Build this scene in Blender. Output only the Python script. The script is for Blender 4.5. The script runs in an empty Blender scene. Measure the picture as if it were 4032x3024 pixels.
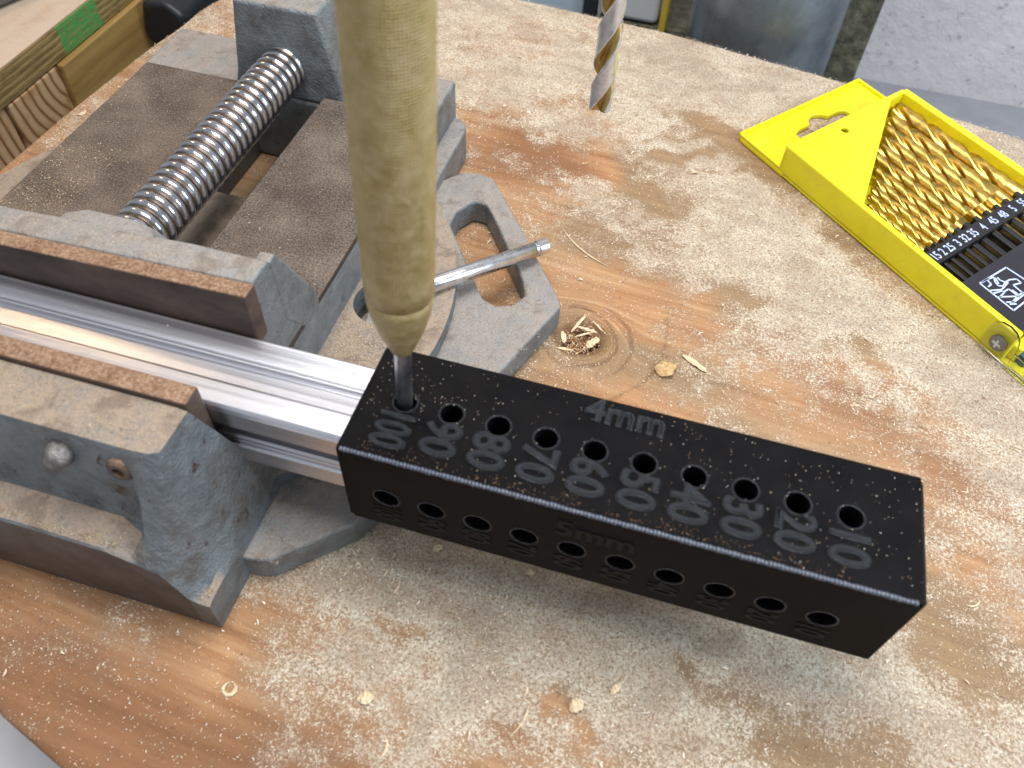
import bpy, bmesh, math, random
import numpy as np
from mathutils import Vector, Matrix
random.seed(7); RNG = np.random.default_rng(7)
S = 0.1                                  # 1 Blender unit = 10 mm; all numbers below are millimetres
sc = bpy.context.scene
COL = sc.collection
# ---------------------------------------------------------------- camera
cam_d = bpy.data.cameras.new('camera'); cam = bpy.data.objects.new('camera', cam_d); COL.objects.link(cam); sc.camera = cam
def cam_rot(a, b, c):
    return Matrix.Rotation(a, 3, 'Z') @ Matrix.Rotation(b, 3, 'X') @ Matrix.Rotation(c, 3, 'Z')
CR = cam_rot(0.23464, 0.66652, 0.05869)
CL = Vector((53.51443, -77.66792, 135.30055))
cam.matrix_world = Matrix.Translation(CL * S) @ CR.to_4x4()
cam_d.sensor_width = 36; cam_d.lens = 28.70169
cam_d.clip_start = 0.2; cam_d.clip_end = 400
cam_d.dof.use_dof = True
fp = Vector((-15, 85, -41))
cam_d.dof.focus_distance = ((CL - fp) @ CR.col[2]) * S
cam_d.dof.aperture_fstop = 0.23
sc.render.resolution_x = 1024; sc.render.resolution_y = 768
sc.render.engine = 'CYCLES'
# ---------------------------------------------------------------- world, lamps, exposure
w = bpy.data.worlds.new('World'); sc.world = w; w.use_nodes = True
bg = w.node_tree.nodes['Background']; bg.inputs[0].default_value = (0.86, 0.92, 1.0, 1); bg.inputs[1].default_value = 0.50
sc.view_settings.view_transform = 'Standard'; sc.view_settings.look = 'None'; sc.view_settings.exposure = 0.08; sc.view_settings.gamma = 1
def area(name, loc, target, size, power, col, sy=None):
    l = bpy.data.lights.new(name, 'AREA'); l.energy = power; l.color = col; l.size = size * S
    if sy: l.shape = 'RECTANGLE'; l.size_y = sy * S
    o = bpy.data.objects.new(name, l); COL.objects.link(o); o.location = Vector(loc) * S
    o.rotation_euler = (Vector(target) - Vector(loc)).to_track_quat('-Z', 'Y').to_euler(); return o
area('ceiling_lamp', (10, 110, 520), (20, 50, -50), 300, 36000, (1.0, 0.965, 0.93))
area('window_light', (480, 20, 260), (0, 60, -30), 220, 23000, (0.74, 0.86, 1.0))
area('warm_bulb', (-420, 330, 330), (-60, 80, -20), 60, 3200, (1.0, 0.66, 0.34))
# ---------------------------------------------------------------- helpers
ORG = {}
def link(name, me, mat, parent=None, **props):
    o = bpy.data.objects.new(name, me); COL.objects.link(o)
    if mat is not None and not me.materials: me.materials.append(mat)
    if parent is not None: o.parent = parent
    for k, v in props.items(): o[k] = v
    return o
def thing(name, label, cat, loc, group=None):
    o = bpy.data.objects.new(name, None); COL.objects.link(o); o.location = Vector(loc) * S
    o.empty_display_size = 0.3
    o['label'] = label; o['category'] = cat
    if group: o['group'] = group
    ORG[o.name] = Vector(loc); return o
def tag(o, label, cat, group=None):
    o['label'] = label; o['category'] = cat
    if group: o['group'] = group
    return o
def off(parent):
    while parent is not None and parent.name not in ORG: parent = parent.parent
    return ORG[parent.name] if parent is not None else Vector((0, 0, 0))
def pym(name, verts, faces, mat, parent=None, smooth=False, bevel=0, segs=2, **props):
    o0 = off(parent)
    me = bpy.data.meshes.new(name)
    me.from_pydata([((v[0]-o0[0])*S, (v[1]-o0[1])*S, (v[2]-o0[2])*S) for v in verts], [], faces)
    bm = bmesh.new(); bm.from_mesh(me); bmesh.ops.recalc_face_normals(bm, faces=bm.faces); bm.to_mesh(me); bm.free()
    if smooth:
        me.polygons.foreach_set('use_smooth', [True]*len(me.polygons))
    o = link(name, me, mat, parent, **props)
    if bevel:
        m = o.modifiers.new('bevel', 'BEVEL'); m.width = bevel*S; m.segments = segs; m.limit_method = 'ANGLE'; m.angle_limit = math.radians(30)
        me.polygons.foreach_set('use_smooth', [True]*len(me.polygons))
        m.harden_normals = True
    return o
def box_vf(x0, x1, y0, y1, z0, z1):
    v = [(x, y, z) for x in (x0, x1) for y in (y0, y1) for z in (z0, z1)]
    f = [(0,1,3,2),(4,6,7,5),(0,4,5,1),(2,3,7,6),(0,2,6,4),(1,5,7,3)]
    return v, f
def box(name, x0, x1, y0, y1, z0, z1, mat, parent=None, bevel=0.5, **props):
    v, f = box_vf(x0, x1, y0, y1, z0, z1); return pym(name, v, f, mat, parent, bevel=bevel, **props)
def prism_vf(poly, z0, z1):
    n = len(poly); v = [(p[0], p[1], z0) for p in poly] + [(p[0], p[1], z1) for p in poly]
    f = [tuple(range(n-1, -1, -1)), tuple(range(n, 2*n))] + [(i, (i+1) % n, n+(i+1) % n, n+i) for i in range(n)]
    return v, f
def prism(name, poly, z0, z1, mat, parent=None, bevel=0.5, **props):
    v, f = prism_vf(poly, z0, z1); return pym(name, v, f, mat, parent, bevel=bevel, **props)
def loft_vf(secs, cap=True):
    n = len(secs[0]); v = [p for s in secs for p in s]; f = []
    for i in range(len(secs)-1):
        for j in range(n):
            a = i*n+j; b = i*n+(j+1) % n; f.append((a, b, b+n, a+n))
    if cap: f.append(tuple(range(n-1, -1, -1))); f.append(tuple(range((len(secs)-1)*n, len(secs)*n)))
    return v, f
def merge(*vfs):
    V, F = [], []
    for v, f in vfs:
        k = len(V); V += list(v); F += [tuple(i+k for i in q) for q in f]
    return V, F
def frame_of(d):
    d = Vector(d).normalized(); a = Vector((0, 0, 1)) if abs(d.z) < .9 else Vector((1, 0, 0))
    x = d.cross(a).normalized(); return x, d.cross(x).normalized(), d
def lathe_vf(base, axis, prof, n=32):
    x, y, d = frame_of(axis); base = Vector(base); secs = []
    for h, r in prof: secs.append([tuple(base + d*h + (x*math.cos(2*math.pi*k/n)+y*math.sin(2*math.pi*k/n))*r) for k in range(n)])
    return loft_vf(secs)
def cut(o, v, f):
    c = pym('cutter', v, f, None); c.matrix_world = Matrix.Identity(4)
    o0 = Vector((0, 0, 0))
    p = o.parent
    while p is not None:
        o0 = o0 + p.location; p = p.parent
    c.location = -o0
    o2 = bpy.data.objects.new('tmpc', o.data); COL.objects.link(o2)
    m = o2.modifiers.new('b', 'BOOLEAN'); m.object = c; m.operation = 'DIFFERENCE'; m.solver = 'EXACT'
    dg = bpy.context.evaluated_depsgraph_get(); dg.update()
    me = bpy.data.meshes.new_from_object(o2.evaluated_get(dg)); me.name = o.data.name
    bpy.data.objects.remove(o2); bpy.data.objects.remove(c)
    o.data = me
# ---------------------------------------------------------------- material helpers
class MT:
    def __init__(s, name, rough=0.6, metal=0.0, spec=0.5):
        s.m = bpy.data.materials.new(name); s.m.use_nodes = True; s.t = s.m.node_tree
        s.b = s.t.nodes['Principled BSDF']; s.b.inputs['Roughness'].default_value = rough; s.b.inputs['Metallic'].default_value = metal
        s.b.inputs['Specular IOR Level'].default_value = spec; s.tc = None
    def n(s, kind, **kw):
        q = s.t.nodes.new(kind)
        for k, v in kw.items():
            setattr(q, k, v)
        return q
    def l(s, a, b): s.t.links.new(a, b)
    def co(s, scale=(1, 1, 1), rot=(0, 0, 0), kind='Object'):
        if s.tc is None: s.tc = s.n('ShaderNodeTexCoord')
        mp = s.n('ShaderNodeMapping'); mp.inputs['Scale'].default_value = scale; mp.inputs['Rotation'].default_value = rot
        s.l(s.tc.outputs[kind], mp.inputs['Vector']); return mp.outputs[0]
    def noise(s, mm, detail=4, rough=0.55, stretch=(1, 1, 1), rot=(0, 0, 0), dist=0):
        q = s.n('ShaderNodeTexNoise'); q.inputs['Scale'].default_value = 1.0; q.inputs['Detail'].default_value = detail
        q.inputs['Roughness'].default_value = rough; q.inputs['Distortion'].default_value = dist
        k = 1.0/(mm*S); s.l(s.co((k*stretch[0], k*stretch[1], k*stretch[2]), rot), q.inputs['Vector']); return q.outputs[0]
    def ramp(s, fac, stops, interp='LINEAR'):
        q = s.n('ShaderNodeValToRGB'); q.color_ramp.interpolation = interp
        e = q.color_ramp.elements
        while len(e) < len(stops): e.new(0.5)
        for i, (p, c) in enumerate(stops):
            e[i].position = p; e[i].color = (c[0], c[1], c[2], 1) if isinstance(c, (tuple, list)) else (c, c, c, 1)
        s.l(fac, q.inputs[0]); return q.outputs[0]
    def mix(s, fac, a, b):
        q = s.n('ShaderNodeMix', data_type='RGBA')
        for sock, val in ((q.inputs[0], fac), (q.inputs[6], a), (q.inputs[7], b)):
            if hasattr(val, 'links') or isinstance(val, bpy.types.NodeSocket): s.l(val, sock)
            elif isinstance(val, (int, float)): sock.default_value = val
            else: sock.default_value = (*val, 1)
        return q.outputs[2]
    def math(s, op, a, b=0.0, c=0.0, clamp=False):
        q = s.n('ShaderNodeMath', operation=op, use_clamp=clamp)
        for i, val in enumerate((a, b, c)):
            if isinstance(val, bpy.types.NodeSocket): s.l(val, q.inputs[i])
            else: q.inputs[i].default_value = val
        return q.outputs[0]
    def color(s, c):
        if isinstance(c, bpy.types.NodeSocket): s.l(c, s.b.inputs['Base Color'])
        else: s.b.inputs['Base Color'].default_value = (*c, 1)
    def rough(s, c): s.l(c, s.b.inputs['Roughness'])
    def bump(s, h, dist_mm, strength=1.0):
        q = s.n('ShaderNodeBump'); q.inputs['Distance'].default_value = dist_mm*S; q.inputs['Strength'].default_value = strength
        s.l(h, q.inputs['Height'])
        if s.b.inputs['Normal'].links: s.l(s.b.inputs['Normal'].links[0].from_socket, q.inputs['Normal'])
        s.l(q.outputs[0], s.b.inputs['Normal'])
    def upness(s, lo=0.55, hi=0.95):
        g = s.n('ShaderNodeNewGeometry'); sp = s.n('ShaderNodeSeparateXYZ'); s.l(g.outputs['Normal'], sp.inputs[0])
        r = s.n('ShaderNodeMapRange'); r.inputs[1].default_value = lo; r.inputs[2].default_value = hi; s.l(sp.outputs[2], r.inputs[0]); return r.outputs[0]
    def dust(s, base, amount, col=(0.40, 0.30, 0.21), fine=0.55, big=9.0, lo=0.55, contrast=0.34, k1=0.85, k2=0.7):
        """fine sawdust lying on the upward faces of the thing"""
        f1 = s.noise(fine, 3, 0.7); f2 = s.noise(big, 4, 0.6)
        v = s.math('ADD', s.math('MULTIPLY', f1, k1), s.math('MULTIPLY', f2, k2))
        th = 0.5*(k1+k2) + (0.5-amount)*0.55
        r = s.n('ShaderNodeMapRange'); r.inputs[1].default_value = th-contrast*0.5; r.inputs[2].default_value = th+contrast*0.5; s.l(v, r.inputs[0])
        m = s.math('MULTIPLY', r.outputs[0], s.upness(lo), clamp=True)
        dc = s.mix(s.noise(fine*0.8, 2, 0.6), tuple(c*0.75 for c in col), tuple(min(1, c*1.3) for c in col))
        return s.mix(m, base, dc), m

# cast iron in worn silver-grey paint
def mk_cast(name, base=(0.20, 0.222, 0.232), dust=0.5, rust=0.5, dcol=(0.36, 0.29, 0.23)):
    m = MT(name, 0.48, 0.35, 0.5)
    n1 = m.noise(6, 5, 0.6); c = m.ramp(n1, [(0.25, tuple(b*0.72 for b in base)), (0.75, tuple(b*1.3 for b in base))])
    r = m.ramp(m.noise(4.5, 6, 0.7, dist=0.6), [(0.60+0.08*(1-rust), 0), (0.66+0.08*(1-rust), 1)])
    c = m.mix(r, c, (0.075, 0.038, 0.022))
    sp = m.ramp(m.noise(0.7, 2, 0.5), [(0.66, 0), (0.72, 1)]); c = m.mix(m.math('MULTIPLY', sp, 0.5), c, (0.05, 0.035, 0.03))
    c, dm = m.dust(c, dust, dcol, lo=0.62, k1=1.0, k2=0.7, fine=0.6, contrast=0.4)
    gr = m.ramp(m.noise(9, 5, 0.65, dist=0.4), [(0.52, 0), (0.64, 0.75)]); c = m.mix(m.math('MULTIPLY', gr, 0.45+0.3*rust), c, (0.11, 0.082, 0.062))
    m.color(c); m.l(m.math('MULTIPLY', m.math('SUBTRACT', 1, dm, clamp=True), 0.35), m.b.inputs['Metallic'])
    m.rough(m.math('ADD', m.math('MULTIPLY', dm, 0.4), 0.42))
    m.bump(m.noise(0.8, 5, 0.7), 0.42); m.bump(m.noise(3.2, 3, 0.5), 0.55)
    return m.m
M_cast = mk_cast('cast_iron_silver')
M_castD = mk_cast('cast_iron_silver_dusty', dust=0.66, rust=0.55, dcol=(0.33, 0.28, 0.24))
M_castR = mk_cast('cast_iron_rusty', base=(0.165, 0.185, 0.195), dust=0.80, rust=0.9, dcol=(0.34, 0.26, 0.19))
def mk_way():
    m = MT('machined_way', 0.55, 0.3)
    c = m.ramp(m.noise(14, 5, 0.6), [(0.3, (0.036, 0.026, 0.021)), (0.7, (0.070, 0.052, 0.043))])
    c, dm = m.dust(c, 0.24, (0.34, 0.27, 0.21), fine=0.6, big=16, contrast=0.55, k1=1.0, k2=0.5)
    m.color(c); m.rough(m.math('ADD', m.math('MULTIPLY', dm, 0.35), 0.45)); m.bump(m.noise(0.8, 4, 0.7), 0.14); return m.m
M_way = mk_way()
def mk_rust():
    m = MT('rusty_jaw_steel', 0.55, 0.35)
    c = m.ramp(m.noise(9, 6, 0.65, stretch=(0.5, 1, 1)), [(0.28, (0.045, 0.030, 0.026)), (0.5, (0.095, 0.065, 0.052)), (0.72, (0.16, 0.105, 0.075))])
    up = m.upness(0.5, 0.9)
    top = m.ramp(m.noise(5, 5, 0.7), [(0.3, (0.11, 0.050, 0.025)), (0.7, (0.24, 0.135, 0.075))])
    c = m.mix(up, c, top); c, dm = m.dust(c, 0.42, (0.36, 0.25, 0.17), k1=1.2, k2=0.5, fine=0.7); m.color(c); m.bump(m.noise(0.8, 5, 0.6), 0.14); return m.m
M_rust = mk_rust()
def mk_metal(name, col, rough, streak=None, bumpmm=0.0, metal=1.0, varia=0.2):
    m = MT(name, rough, metal)
    n = m.noise(3, 4, 0.6, stretch=streak or (1, 1, 1))
    c = m.ramp(n, [(0.3, tuple(x*(1-varia) for x in col)), (0.7, tuple(min(1, x*(1+varia)) for x in col))]); m.color(c)
    m.rough(m.math('ADD', m.math('MULTIPLY', n, 0.25), rough-0.12))
    if bumpmm: m.bump(m.noise(0.5, 3, 0.6, stretch=streak or (1, 1, 1)), bumpmm)
    return m.m
def mk_screw():
    m = MT('threaded_screw_steel', 0.28, 0.95); sp = m.n('ShaderNodeSeparateXYZ'); m.l(m.co(), sp.inputs[0])
    dx = m.math('SUBTRACT', sp.outputs[0], 0.07); dz = m.math('SUBTRACT', sp.outputs[2], 3.68)
    r = m.math('SQRT', m.math('ADD', m.math('MULTIPLY', dx, dx), m.math('MULTIPLY', dz, dz)))
    n = m.noise(4, 5, 0.7)
    g = m.ramp(m.math('ADD', r, m.math('MULTIPLY', m.math('SUBTRACT', n, 0.5), 0.06)), [(0.700, 0), (0.735, 1)])
    c = m.mix(g, m.mix(n, (0.05, 0.035, 0.028), (0.20, 0.15, 0.11)), m.mix(n, (0.30, 0.30, 0.32), (0.56, 0.57, 0.61)))
    m.color(c); m.rough(m.math('ADD', m.math('MULTIPLY', n, 0.3), m.math('MULTIPLY', m.math('SUBTRACT', 1, g), 0.25))); m.bump(m.noise(0.8, 3), 0.04); return m.m
M_screw = mk_screw()
M_rod = mk_metal('silver_rod', (0.72, 0.72, 0.73), 0.26, varia=0.15, bumpmm=0.02)
M_alu = mk_metal('extruded_aluminium', (0.62, 0.625, 0.67), 0.34, streak=(0.02, 2.2, 2.2), bumpmm=0.03, varia=0.14)
M_gold = mk_metal('gold_coated_drill_steel', (0.68, 0.47, 0.12), 0.33, varia=0.3)
def mk_drill():
    m = MT('worn_drill_steel', 0.3, 0.8); sp = m.n('ShaderNodeSeparateXYZ'); m.l(m.co(), sp.inputs[0])
    dx = m.math('SUBTRACT', sp.outputs[0], 2.50); dy = m.math('SUBTRACT', sp.outputs[1], 12.97)
    r = m.math('SQRT', m.math('ADD', m.math('MULTIPLY', dx, dx), m.math('MULTIPLY', dy, dy)))
    n = m.noise(2, 4, 0.7)
    c = m.mix(m.ramp(m.math('ADD', r, m.math('MULTIPLY', n, 0.03)), [(0.305, 0), (0.33, 1)]), m.mix(n, (0.30, 0.18, 0.05), (0.62, 0.44, 0.15)), m.mix(n, (0.55, 0.56, 0.60), (0.92, 0.93, 0.98)))
    m.color(c); m.rough(m.math('ADD', m.math('MULTIPLY', n, 0.3), 0.18)); m.bump(m.noise(0.8, 3), 0.05); return m.m
M_drill = mk_drill()
M_pin = mk_metal('pin_steel', (0.72, 0.73, 0.76), 0.3, varia=0.25)
M_bolt = mk_metal('worn_bolt_steel', (0.20, 0.185, 0.175), 0.45, varia=0.7, bumpmm=0.3, metal=0.7)
def mk_punch():
    m = MT('dusty_brass_knurling', 0.5, 0.55)
    base = m.ramp(m.noise(6, 4, 0.6), [(0.3, (0.38, 0.275, 0.09)), (0.7, (0.50, 0.38, 0.145))])
    d = m.ramp(m.noise(2.6, 6, 0.75), [(0.34, 0), (0.68, 1)])
    c = m.mix(m.math('MULTIPLY', d, 0.7), base, (0.60, 0.48, 0.29)); m.color(c)
    sp = m.n('ShaderNodeSeparateXYZ'); m.l(m.co(), sp.inputs[0])
    u = m.math('MULTIPLY', m.math('ARCTAN2', sp.outputs[1], m.math('SUBTRACT', sp.outputs[0], m.math('MULTIPLY', sp.outputs[2], 0.04))), 36.0)
    v = m.math('MULTIPLY', sp.outputs[2], 2*math.pi/(1.05*S))
    k = m.math('MULTIPLY', m.math('SINE', m.math('ADD', u, v)), m.math('SINE', m.math('SUBTRACT', u, v)))
    pit = m.ramp(k, [(0.0, 0.0), (0.75, 0.55)]); cc = m.mix(m.math('MULTIPLY', pit, m.math('SUBTRACT', 1.25, d)), c, (0.13, 0.10, 0.03)); m.color(cc)
    m.bump(k, 0.10); m.bump(m.noise(1.0, 4, 0.6), 0.15); m.rough(m.math('ADD', m.math('MULTIPLY', d, 0.3), 0.3)); return m.m
M_punch = mk_punch()
def mk_black():
    m = MT('black_printed_plastic', 0.5, 0.0, 0.07)
    c = m.ramp(m.noise(7, 3, 0.5), [(0.3, (0.0030, 0.0030, 0.0038)), (0.7, (0.0065, 0.0060, 0.0065))])
    sp = m.ramp(m.noise(0.55, 2, 0.6), [(0.70, 0), (0.78, 1)]); c = m.mix(m.math('MULTIPLY', sp, 0.18), c, (0.08, 0.07, 0.06)); m.color(c)
    q = m.n('ShaderNodeTexWave', bands_direction='X'); q.inputs['Scale'].default_value = 1/(0.4*S)/6.28*3.14; q.inputs['Distortion'].default_value = 0.6
    m.l(m.co(), q.inputs['Vector']); m.bump(q.outputs[1], 0.035); m.bump(m.noise(0.6, 3, 0.6), 0.05); return m.m
M_black = mk_black()
def mk_plain(name, col, rough=0.5, varia=0.1, mm=5, bump=0, metal=0, spec=0.5, stretch=(1, 1, 1)):
    m = MT(name, rough, metal, spec)
    m.color(m.ramp(m.noise(mm, 4, 0.6, stretch=stretch), [(0.3, tuple(x*(1-varia) for x in col)), (0.7, tuple(min(1, x*(1+varia)) for x in col))]))
    if bump: m.bump(m.noise(mm*0.3, 3, 0.6), bump)
    return m.m
M_blackrib = mk_plain('glossy_black_lettering', (0.008, 0.010, 0.015), 0.17, 0.5, 0.7, 0.7, spec=1.0)
M_seam_highlight = mk_plain('black_seam_painted_highlight', (0.085, 0.10, 0.135), 0.28, 0.4, 0.6, 0.1, spec=1.0)  # raised blue-grey base colour paints in the highlight of the front edge
M_dull = mk_plain('dull_engraved_black', (0.0012, 0.0012, 0.0016), 0.4, 0.3, 0.5, 0.15, spec=0.15)
M_yellow = mk_plain('yellow_plastic', (0.78, 0.64, 0.008), 0.38, 0.04, 8, 0.03)
def mk_yellow():
    m = MT('yellow_plastic', 0.36); c = m.ramp(m.noise(9, 4, 0.6), [(0.3, (0.74, 0.65, 0.008)), (0.7, (0.82, 0.75, 0.014))])
    c = m.mix(m.ramp(m.noise(0.7, 3, 0.7), [(0.64, 0), (0.72, 0.5)]), c, (0.70, 0.58, 0.34))
    c = m.mix(m.ramp(m.noise(6, 5, 0.75), [(0.58, 0), (0.72, 0.35)]), c, (0.55, 0.42, 0.10)); m.color(c)
    m.rough(m.math('ADD', m.math('MULTIPLY', m.noise(4, 4, 0.7), 0.35), 0.2)); m.bump(m.noise(6, 3, 0.5), 0.08); return m.m
M_yellow = mk_yellow()
y = M_yellow.node_tree.nodes['Principled BSDF']; y.inputs['Subsurface Weight'].default_value = 0.15; y.inputs['Subsurface Radius'].default_value = (0.2, 0.18, 0.02)
M_blackpl = mk_plain('black_holder_plastic', (0.010, 0.010, 0.012), 0.4, 0.3, 3)
M_sheet = mk_plain('black_printed_sheet', (0.016, 0.015, 0.022), 0.35, 0.2, 3)
M_print = mk_plain('pale_blue_print', (0.50, 0.56, 0.78), 0.5, 0.12, 1)
M_teal = mk_plain('teal_plastic', (0.03, 0.085, 0.13), 0.3, 0.2, 5)
M_foam = mk_plain('dark_rubber', (0.008, 0.010, 0.014), 0.45, 0.3, 4)
def mk_wall():
    m = MT('painted_concrete', 0.85)
    c = m.ramp(m.noise(40, 5, 0.55), [(0.3, (0.60, 0.58, 0.585)), (0.7, (0.69, 0.665, 0.67))])
    p = m.ramp(m.noise(7, 4, 0.75), [(0.60, 0), (0.68, 1)]); c = m.mix(m.math('MULTIPLY', p, 0.6), c, (0.20, 0.18, 0.14)); m.color(c)
    m.bump(m.noise(8, 6, 0.65), 1.8); return m.m
M_wall = mk_wall()
M_floor = mk_plain('pale_concrete', (0.30, 0.31, 0.345), 0.8, 0.1, 20, 0.5)
def mk_wood(name, a, b, ring=1.2, stretch=(0.03, 1, 1), dust=0.0, knots=None):
    m = MT(name, 0.6)
    c = m.ramp(m.noise(ring, 5, 0.6, stretch=stretch, dist=0.3), [(0.3, a), (0.7, b)])
    if dust: c, _ = m.dust(c, dust, (0.50, 0.40, 0.30))
    m.color(c); m.bump(m.noise(ring*0.5, 3, 0.6, stretch=stretch), 0.1); return m.m
M_beam = mk_wood('yellowish_beam', (0.24, 0.14, 0.035), (0.42, 0.27, 0.085), 5, (1, 0.06, 1))
def mk_endgrain():
    m = MT('pine_end_grain', 0.7)
    q = m.n('ShaderNodeTexWave', wave_type='RINGS', rings_direction='X'); q.inputs['Scale'].default_value = 0.62; q.inputs['Distortion'].default_value = 3.5; q.inputs['Detail'].default_value = 2; q.inputs['Detail Scale'].default_value = 0.6
    m.l(m.co(), q.inputs['Vector'])
    c = m.ramp(q.outputs[1], [(0.0, (0.50, 0.34, 0.19)), (0.7, (0.44, 0.28, 0.13)), (1.0, (0.16, 0.075, 0.025))])
    c = m.mix(m.ramp(m.noise(14, 3, 0.6), [(0.5, 0), (0.68, 0.8)]), c, (0.30, 0.13, 0.035)); m.color(c); return m.m
M_end = mk_endgrain()
def mk_ply():
    m = MT('plywood_edge', 0.65)
    sp = m.n('ShaderNodeSeparateXYZ'); m.l(m.co(), sp.inputs[0])
    z = m.math('MULTIPLY', sp.outputs[2], 1/0.30)
    z2 = m.math('ADD', z, m.math('MULTIPLY', m.noise(10, 3, 0.5), 0.35))
    c = m.ramp(m.math('FRACT', z2), [(0.0, (0.10, 0.06, 0.018)), (0.12, (0.36, 0.26, 0.095)), (0.5, (0.30, 0.20, 0.07)), (0.56, (0.16, 0.10, 0.035)), (0.9, (0.26, 0.18, 0.06))])
    c = m.mix(m.math('MULTIPLY', m.ramp(m.noise(2.2, 5, 0.7, stretch=(1, 0.15, 1)), [(0.45, 0), (0.62, 1)]), 0.6), c, (0.09, 0.05, 0.02))
    g = m.math('MULTIPLY', m.math('GREATER_THAN', sp.outputs[1], -1.9), m.math('LESS_THAN', m.math('ADD', sp.outputs[1], m.math('MULTIPLY', m.noise(5, 2), 0.5)), 1.35))
    gm = m.math('MULTIPLY', g, m.ramp(m.noise(2.5, 4, 0.7), [(0.38, 0.35), (0.55, 0.95)]))
    c = m.mix(gm, c, (0.055, 0.26, 0.06)); m.color(c); m.bump(m.noise(1.5, 4, 0.6, stretch=(1, 0.2, 1)), 0.4); return m.m
M_ply = mk_ply()
M_plytop = mk_wood('dusty_bench_top', (0.36, 0.20, 0.10), (0.58, 0.42, 0.28), 9, (1, 0.5, 1), dust=0.75)
def mk_column():
    m = MT('blue_grey_steel', 0.30, 0.75)
    m.color(m.ramp(m.noise(12, 5, 0.6), [(0.3, (0.13, 0.15, 0.165)), (0.7, (0.21, 0.24, 0.26))])); m.rough(m.math('ADD', m.math('MULTIPLY', m.noise(5, 4), 0.2), 0.2)); return m.m
M_column = mk_column()
M_brownpost = mk_plain('flaking_brown_paint', (0.10, 0.095, 0.06), 0.7, 0.7, 6, 0.6)
M_white = mk_plain('off_white_plastic', (0.50, 0.53, 0.54), 0.5, 0.06, 20)
M_bluegrey = mk_plain('blue_grey_panel', (0.33, 0.42, 0.47), 0.5, 0.08, 20)
M_yelpost = mk_plain('mustard_paint', (0.50, 0.36, 0.03), 0.5, 0.15, 10)
M_clear = MT('clear_plastic', 0.08); M_clear.b.inputs['Transmission Weight'].default_value = 1.0; M_clear.b.inputs['IOR'].default_value = 1.3
M_clear.color((0.95, 0.96, 0.97)); M_clear = M_clear.m
# ---------------------------------------------------------------- noise for the table
def vnoise(x, y, seed=0):
    r = np.random.default_rng(seed); T = r.random((256, 256))
    xi = np.floor(x).astype(int); yi = np.floor(y).astype(int); fx = x-xi; fy = y-yi
    fx = fx*fx*(3-2*fx); fy = fy*fy*(3-2*fy); a = T[xi % 256, yi % 256]; b = T[(xi+1) % 256, yi % 256]; c = T[xi % 256, (yi+1) % 256]; d = T[(xi+1) % 256, (yi+1) % 256]
    return (a*(1-fx)+b*fx)*(1-fy)+(c*(1-fx)+d*fx)*fy
def fbm(x, y, scale, oct=4, seed=0):
    s = 0; a = 1; t = 0
    for i in range(oct): s = s+a*vnoise(x/scale*2**i+17*i, y/scale*2**i+5*i, seed+i); t += a; a *= .55
    return s/t
CTL = np.array([(-36.7, 254.9, 0.75), (-1.7, 239.5, 0.8), (38.5, 235.2, 0.85), (76.8, 231.1, 0.85), (61.7, 203.0, 0.8), (101.7, 207.6, 0.55), (-33.3, 209.8, 0.7), (-0.3, 194.3, 0.55), (-21.5, 177.4, 0.35), (-12.6, 148.4, 0.12), (-0.6, 160.8, 0.35), (24.1, 166.4, 0.6), (50.0, 164.1, 0.55), (81.4, 180.3, 0.8), (68.4, 149.5, 0.75), (91.8, 152.4, 0.95), (115.1, 150.5, 0.9), (108.3, 127.9, 0.85), (129.9, 120.3, 0.85), (143.3, 109.1, 0.9), (153.2, 99.5, 0.95), (159.2, 79.7, 0.6), (176.9, 259.2, 0.9), (168.2, 263.1, 0.9), (31.5, 132.3, 0.25), (43.2, 113.1, 0.15), (55.4, 130.7, 0.4), (66.4, 107.9, 0.35), (48.5, 86.2, 0.15), (70.9, 76.8, 0.25), (82.5, 93.3, 0.4), (96.8, 85.1, 0.4), (91.8, 66.5, 0.2), (110.4, 75.6, 0.25), (123.2, 68.4, 0.2), (136.0, 88.8, 0.55), (141.4, 66.4, 0.3), (152.5, 55.3, 0.4), (145.8, 39.8, 0.35), (153.2, 23.8, 0.4), (139.6, 25.5, 0.35), (-13.4, -6.5, 0.55), (-13.5, -18.7, 0.3), (-5.1, 2.5, 0.8), (8.0, 0.1, 0.85), (19.6, 1.1, 0.75), (27.5, -5.0, 0.9), (32.8, 7.7, 0.8), (52.7, 7.5, 0.8), (75.5, 6.0, 0.75), (97.4, 4.6, 0.7), (113.2, 4.9, 0.85), (128.7, 7.4, 0.75), (66.1, -2.6, 0.6), (45.6, -8.8, 0.6), (35.3, -15.3, 0.75), (31.5, -24.0, 0.65), (27.1, -35.4, 0.45), (12.0, -24.5, 0.5), (53.2, -17.4, 0.55), (69.3, -18.8, 0.5), (82.8, -6.4, 0.55), (98.4, -6.0, 0.5), (104.1, -14.4, 0.12), (123.6, -6.6, 0.25), (143.5, 1.3, 0.4), (152.0, -2.1, 0.5), (84.8, -20.2, 0.5), (47.1, -33.3, 0.45), (-14.1, -29.1, 0.3), (6.2, -36.7, 0.3), (-30.0, -31.7, 0.12), (-49.7, -28.6, 0.1), (-73.4, -29.8, 0.08), (-45.0, -44.9, 0.06), (-26.4, -47.5, 0.08), (-8.8, -50.0, 0.15), (-47.5, -57.7, 0.05), (-49.0, -19.9, 0.15), (-185.2, 200.9, 0.5), (-174.1, 121.7, 0.4), (-174.7, 101.5, 0.1), (-167.5, 219.8, 0.4), (-176.4, 169.8, 0.35)])
def field(x, y, P, sig=11.0):
    num = np.zeros_like(x); den = np.zeros_like(x)+1e-12
    for px, py, v in P:
        k = 1.0/(((x-px)**2+(y-py)**2)/sig**2+0.25)**2
        num += k*v; den += k
    return num/den
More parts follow.
